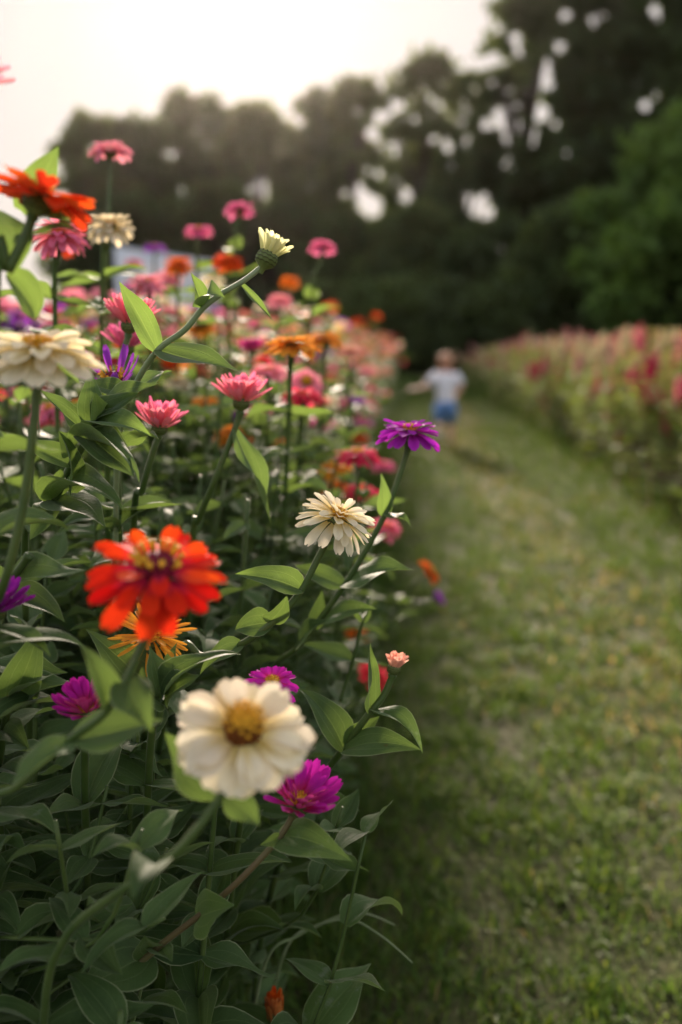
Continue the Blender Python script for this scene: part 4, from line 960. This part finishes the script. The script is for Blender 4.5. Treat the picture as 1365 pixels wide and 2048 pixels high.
# ------------------------------------------------------------------ running child
def child():
    g = CO + cdir(890, 892) * (-CAM_H / cdir(890, 892).z); base = Vector((g.x, g.y, gz(g.x, g.y))); root = empty('person', base)
    tag(root, 'small child in striped white shirt and blue shorts running away down the path', 'person')
    skin = plain('skin', lin(236, 190, 168), .55, .35, 20, .05); hairm = plain('hair', lin(186, 138, 108), .6, .4, 60, .3, .4); shoe = plain('shoe', lin(196, 180, 170), .6, .3, 20, .1)
    J = dict(pel=(0, 0, .45), ches=(.0, .035, .66), neck=(0.0, .045, .745), head=(0.005, .055, .80), htop=(.005, .06, .90),
             shl=(-.095, .035, .705), ell=(-.20, .0, .60), wrl=(-.305, .03, .575), pal=(-.345, .04, .572), shr=(.095, .035, .705), elr=(.165, .0, .585), wrr=(.115, .085, .51), par=(.10, .115, .50),
             hil=(-.055, 0, .42), knl=(-.07, -.01, .245), anl=(-.085, -.13, .16), tol=(-.085, -.165, .075), hir=(.055, 0, .42), knr=(.06, .03, .235), anr=(.06, .0, .055), tor=(.062, .085, .025))
    rad = dict(pel=.075, ches=.078, neck=.036, head=.058, htop=.045, shl=.036, ell=.026, wrl=.018, pal=.020, shr=.036, elr=.026, wrr=.018, par=.020, hil=.060, knl=.042, anl=.029, tol=.026, hir=.060, knr=.042, anr=.029, tor=.026)
    E = [('pel', 'ches'), ('ches', 'neck'), ('neck', 'head'), ('head', 'htop'), ('ches', 'shl'), ('shl', 'ell'), ('ell', 'wrl'), ('wrl', 'pal'), ('ches', 'shr'), ('shr', 'elr'), ('elr', 'wrr'), ('wrr', 'par'),
         ('pel', 'hil'), ('hil', 'knl'), ('knl', 'anl'), ('anl', 'tol'), ('pel', 'hir'), ('hir', 'knr'), ('knr', 'anr'), ('anr', 'tor')]
    def fingers(pal, dirv, up):
        d = Vector(dirv).normalized(); u = Vector(up).normalized(); s_ = d.cross(u); b = Vector(J[pal])
        for k, (o, L) in enumerate([(-.016, .026), (-.006, .032), (.004, .030), (.014, .024)]):
            a = f'{pal}f{k}a'; c = f'{pal}f{k}b'; J[a] = tuple(b + s_ * o + d * .022); J[c] = tuple(b + s_ * o * 1.2 + d * (.022 + L) - u * .01); rad[a] = .0068; rad[c] = .0055; E.append((pal, a)); E.append((a, c))
        J[pal + 't'] = tuple(b - s_ * .03 + d * .012); rad[pal + 't'] = .0065; E.append((pal, pal + 't'))
    fingers('pal', (-1, .1, -.1), (0, 0, 1)); fingers('par', (-.2, 1, -.3), (1, 0, 0))
    names = list(J); me = bpy.data.meshes.new('body'); me.from_pydata([J[n] for n in names], [(names.index(a), names.index(b)) for a, b in E], [])
    ob = put('body', me, root); md = ob.modifiers.new('skin', 'SKIN'); md.use_smooth_shade = True
    for i, n in enumerate(names): v = me.skin_vertices[0].data[i]; v.radius = (rad[n], rad[n] * (.82 if n in ('pel', 'ches') else 1)); v.use_root = (n == 'pel')
    ob.modifiers.new('sub', 'SUBSURF').levels = 2; ob.modifiers['sub'].render_levels = 2; me.materials.append(skin)
    # shirt: loft with sleeves; stripes across
    s = NT('striped_shirt'); geo = s.node('ShaderNodeTexCoord'); sep = s.node('ShaderNodeSeparateXYZ'); s.link(geo.outputs['Object'], sep.inputs[0])
    st = s.ramp(s.math('SINE', s.math('MULTIPLY', sep.outputs[2], 190)), .35, .6); c = s.mix(st, lin(250, 248, 250), lin(206, 212, 228)); b = s.principled(c, .8, .2); s.link(b.outputs[0], s.out.inputs[0])
    def loft(name, rings, m, n=18):
        mb = MB(); vs = []; fs = []
        for (c, rx, ry) in rings:
            for k in range(n): a = 2 * math.pi * k / n; vs.append((c[0] + rx * math.cos(a), c[1] + ry * math.sin(a), c[2])) if len(c) == 3 else None
        for i in range(len(rings) - 1):
            for k in range(n): fs.append((i * n + k, i * n + (k + 1) % n, (i + 1) * n + (k + 1) % n, (i + 1) * n + k))
        mb.add(vs, fs); o = put(name, mb.mesh(name, [m]), root); so = o.modifiers.new('thick', 'SOLIDIFY'); so.thickness = .006; return o
    sh = loft('shirt', [((0, 0.005, .42), .100, .092), ((0, .01, .47), .096, .09), ((0, .02, .55), .092, .086), ((0, .03, .63), .098, .086), ((0, .035, .69), .102, .078), ((0, .04, .725), .085, .065), ((0, .045, .748), .048, .048)], s.m)
    for sg, sd, el in ((-1, 'shl', 'ell'), (1, 'shr', 'elr')):
        a, b_ = Vector(J[sd]), Vector(J[el]); a = a - (b_ - a) * .15; mb = MB(); tube(mb, [a, a.lerp(b_, .4), a.lerp(b_, .8)], [.048, .052, .056], 12, cap=False); o = put('sleeve', mb.mesh('sleeve', [s.m]), sh); o.modifiers.new('thick', 'SOLIDIFY').thickness = .005
    denim = plain('blue_shorts', lin(112, 152, 208), .8, .2, 30, .15)
    so = loft('shorts', [((0, 0, .345), .075, .080), ((0, 0, .39), .098, .088), ((0, 0, .45), .096, .088)], denim)
    for hp, kn in (('hil', 'knl'), ('hir', 'knr')):
        a, b_ = Vector(J[hp]), Vector(J[kn]); mb = MB(); tube(mb, [a, a.lerp(b_, .5), a.lerp(b_, 1.02)], [.064, .062, .058], 12, cap=False); o = put('trouser_leg', mb.mesh('trouser_leg', [denim]), so); o.modifiers.new('thick', 'SOLIDIFY').thickness = .005
    # hair cap covering crown and nape
    mb = MB(); vs = []; fs = []; n, m = 20, 10
    for i in range(m + 1):
        t = math.pi * i / m
        for k in range(n):
            a = 2 * math.pi * k / n; q = 1 + .05 * math.sin(5 * a + i) + .04 * math.sin(9 * a - 2 * i); front = max(0, math.sin(a)); zz = .862 + .080 * math.cos(t) * (1 - .35 * front * (i > m / 2)); vs.append((.005 + .078 * q * math.sin(t) * math.cos(a), .045 + .082 * q * math.sin(t) * math.sin(a) - .006, zz))
    for i in range(m):
        for k in range(n): fs.append((i * n + k, (i + 1) * n + k, (i + 1) * n + (k + 1) % n, i * n + (k + 1) % n))
    mb.add(vs, fs); put('hair', mb.mesh('hair', [hairm]), root)
    for an, to in (('anl', 'tol'), ('anr', 'tor')):
        a, b_ = Vector(J[an]), Vector(J[to]); mb = MB(); tube(mb, [a.lerp(b_, -.02) - Vector((0, 0, .012)), a.lerp(b_, .5), b_ + (b_ - a) * .25], [.034, .037, .024], 10); put('shoe', mb.mesh('shoe', [shoe]), root)
    root.rotation_euler.z = R(4); root.scale = (.94, .94, .94)
child()


# ------------------------------------------------------------------ evening haze
def haze():
    mb = MB(); x0, x1, y0, y1, z0, z1 = -60, 60, -8, 75, -1.2, 24
    vs = [(x, y, z) for z in (z0, z1) for y in (y0, y1) for x in (x0, x1)]
    mb.add(vs, [(0, 2, 3, 1), (4, 5, 7, 6), (0, 1, 5, 4), (2, 6, 7, 3), (0, 4, 6, 2), (1, 3, 7, 5)])
    m = bpy.data.materials.new('haze'); m.use_nodes = True; n = m.node_tree.nodes; n.clear()
    o = n.new('ShaderNodeOutputMaterial'); v = n.new('ShaderNodeVolumePrincipled')
    v.inputs['Color'].default_value = (.98, .90, .80, 1); v.inputs['Density'].default_value = 0.00006; v.inputs['Anisotropy'].default_value = 0.88
    m.node_tree.links.new(v.outputs[0], o.inputs['Volume'])
    ob = put('haze', mb.mesh('haze', [m], smooth=False)); tag(ob, 'thin warm evening haze over the whole flower field', 'haze', kind='stuff')
haze()
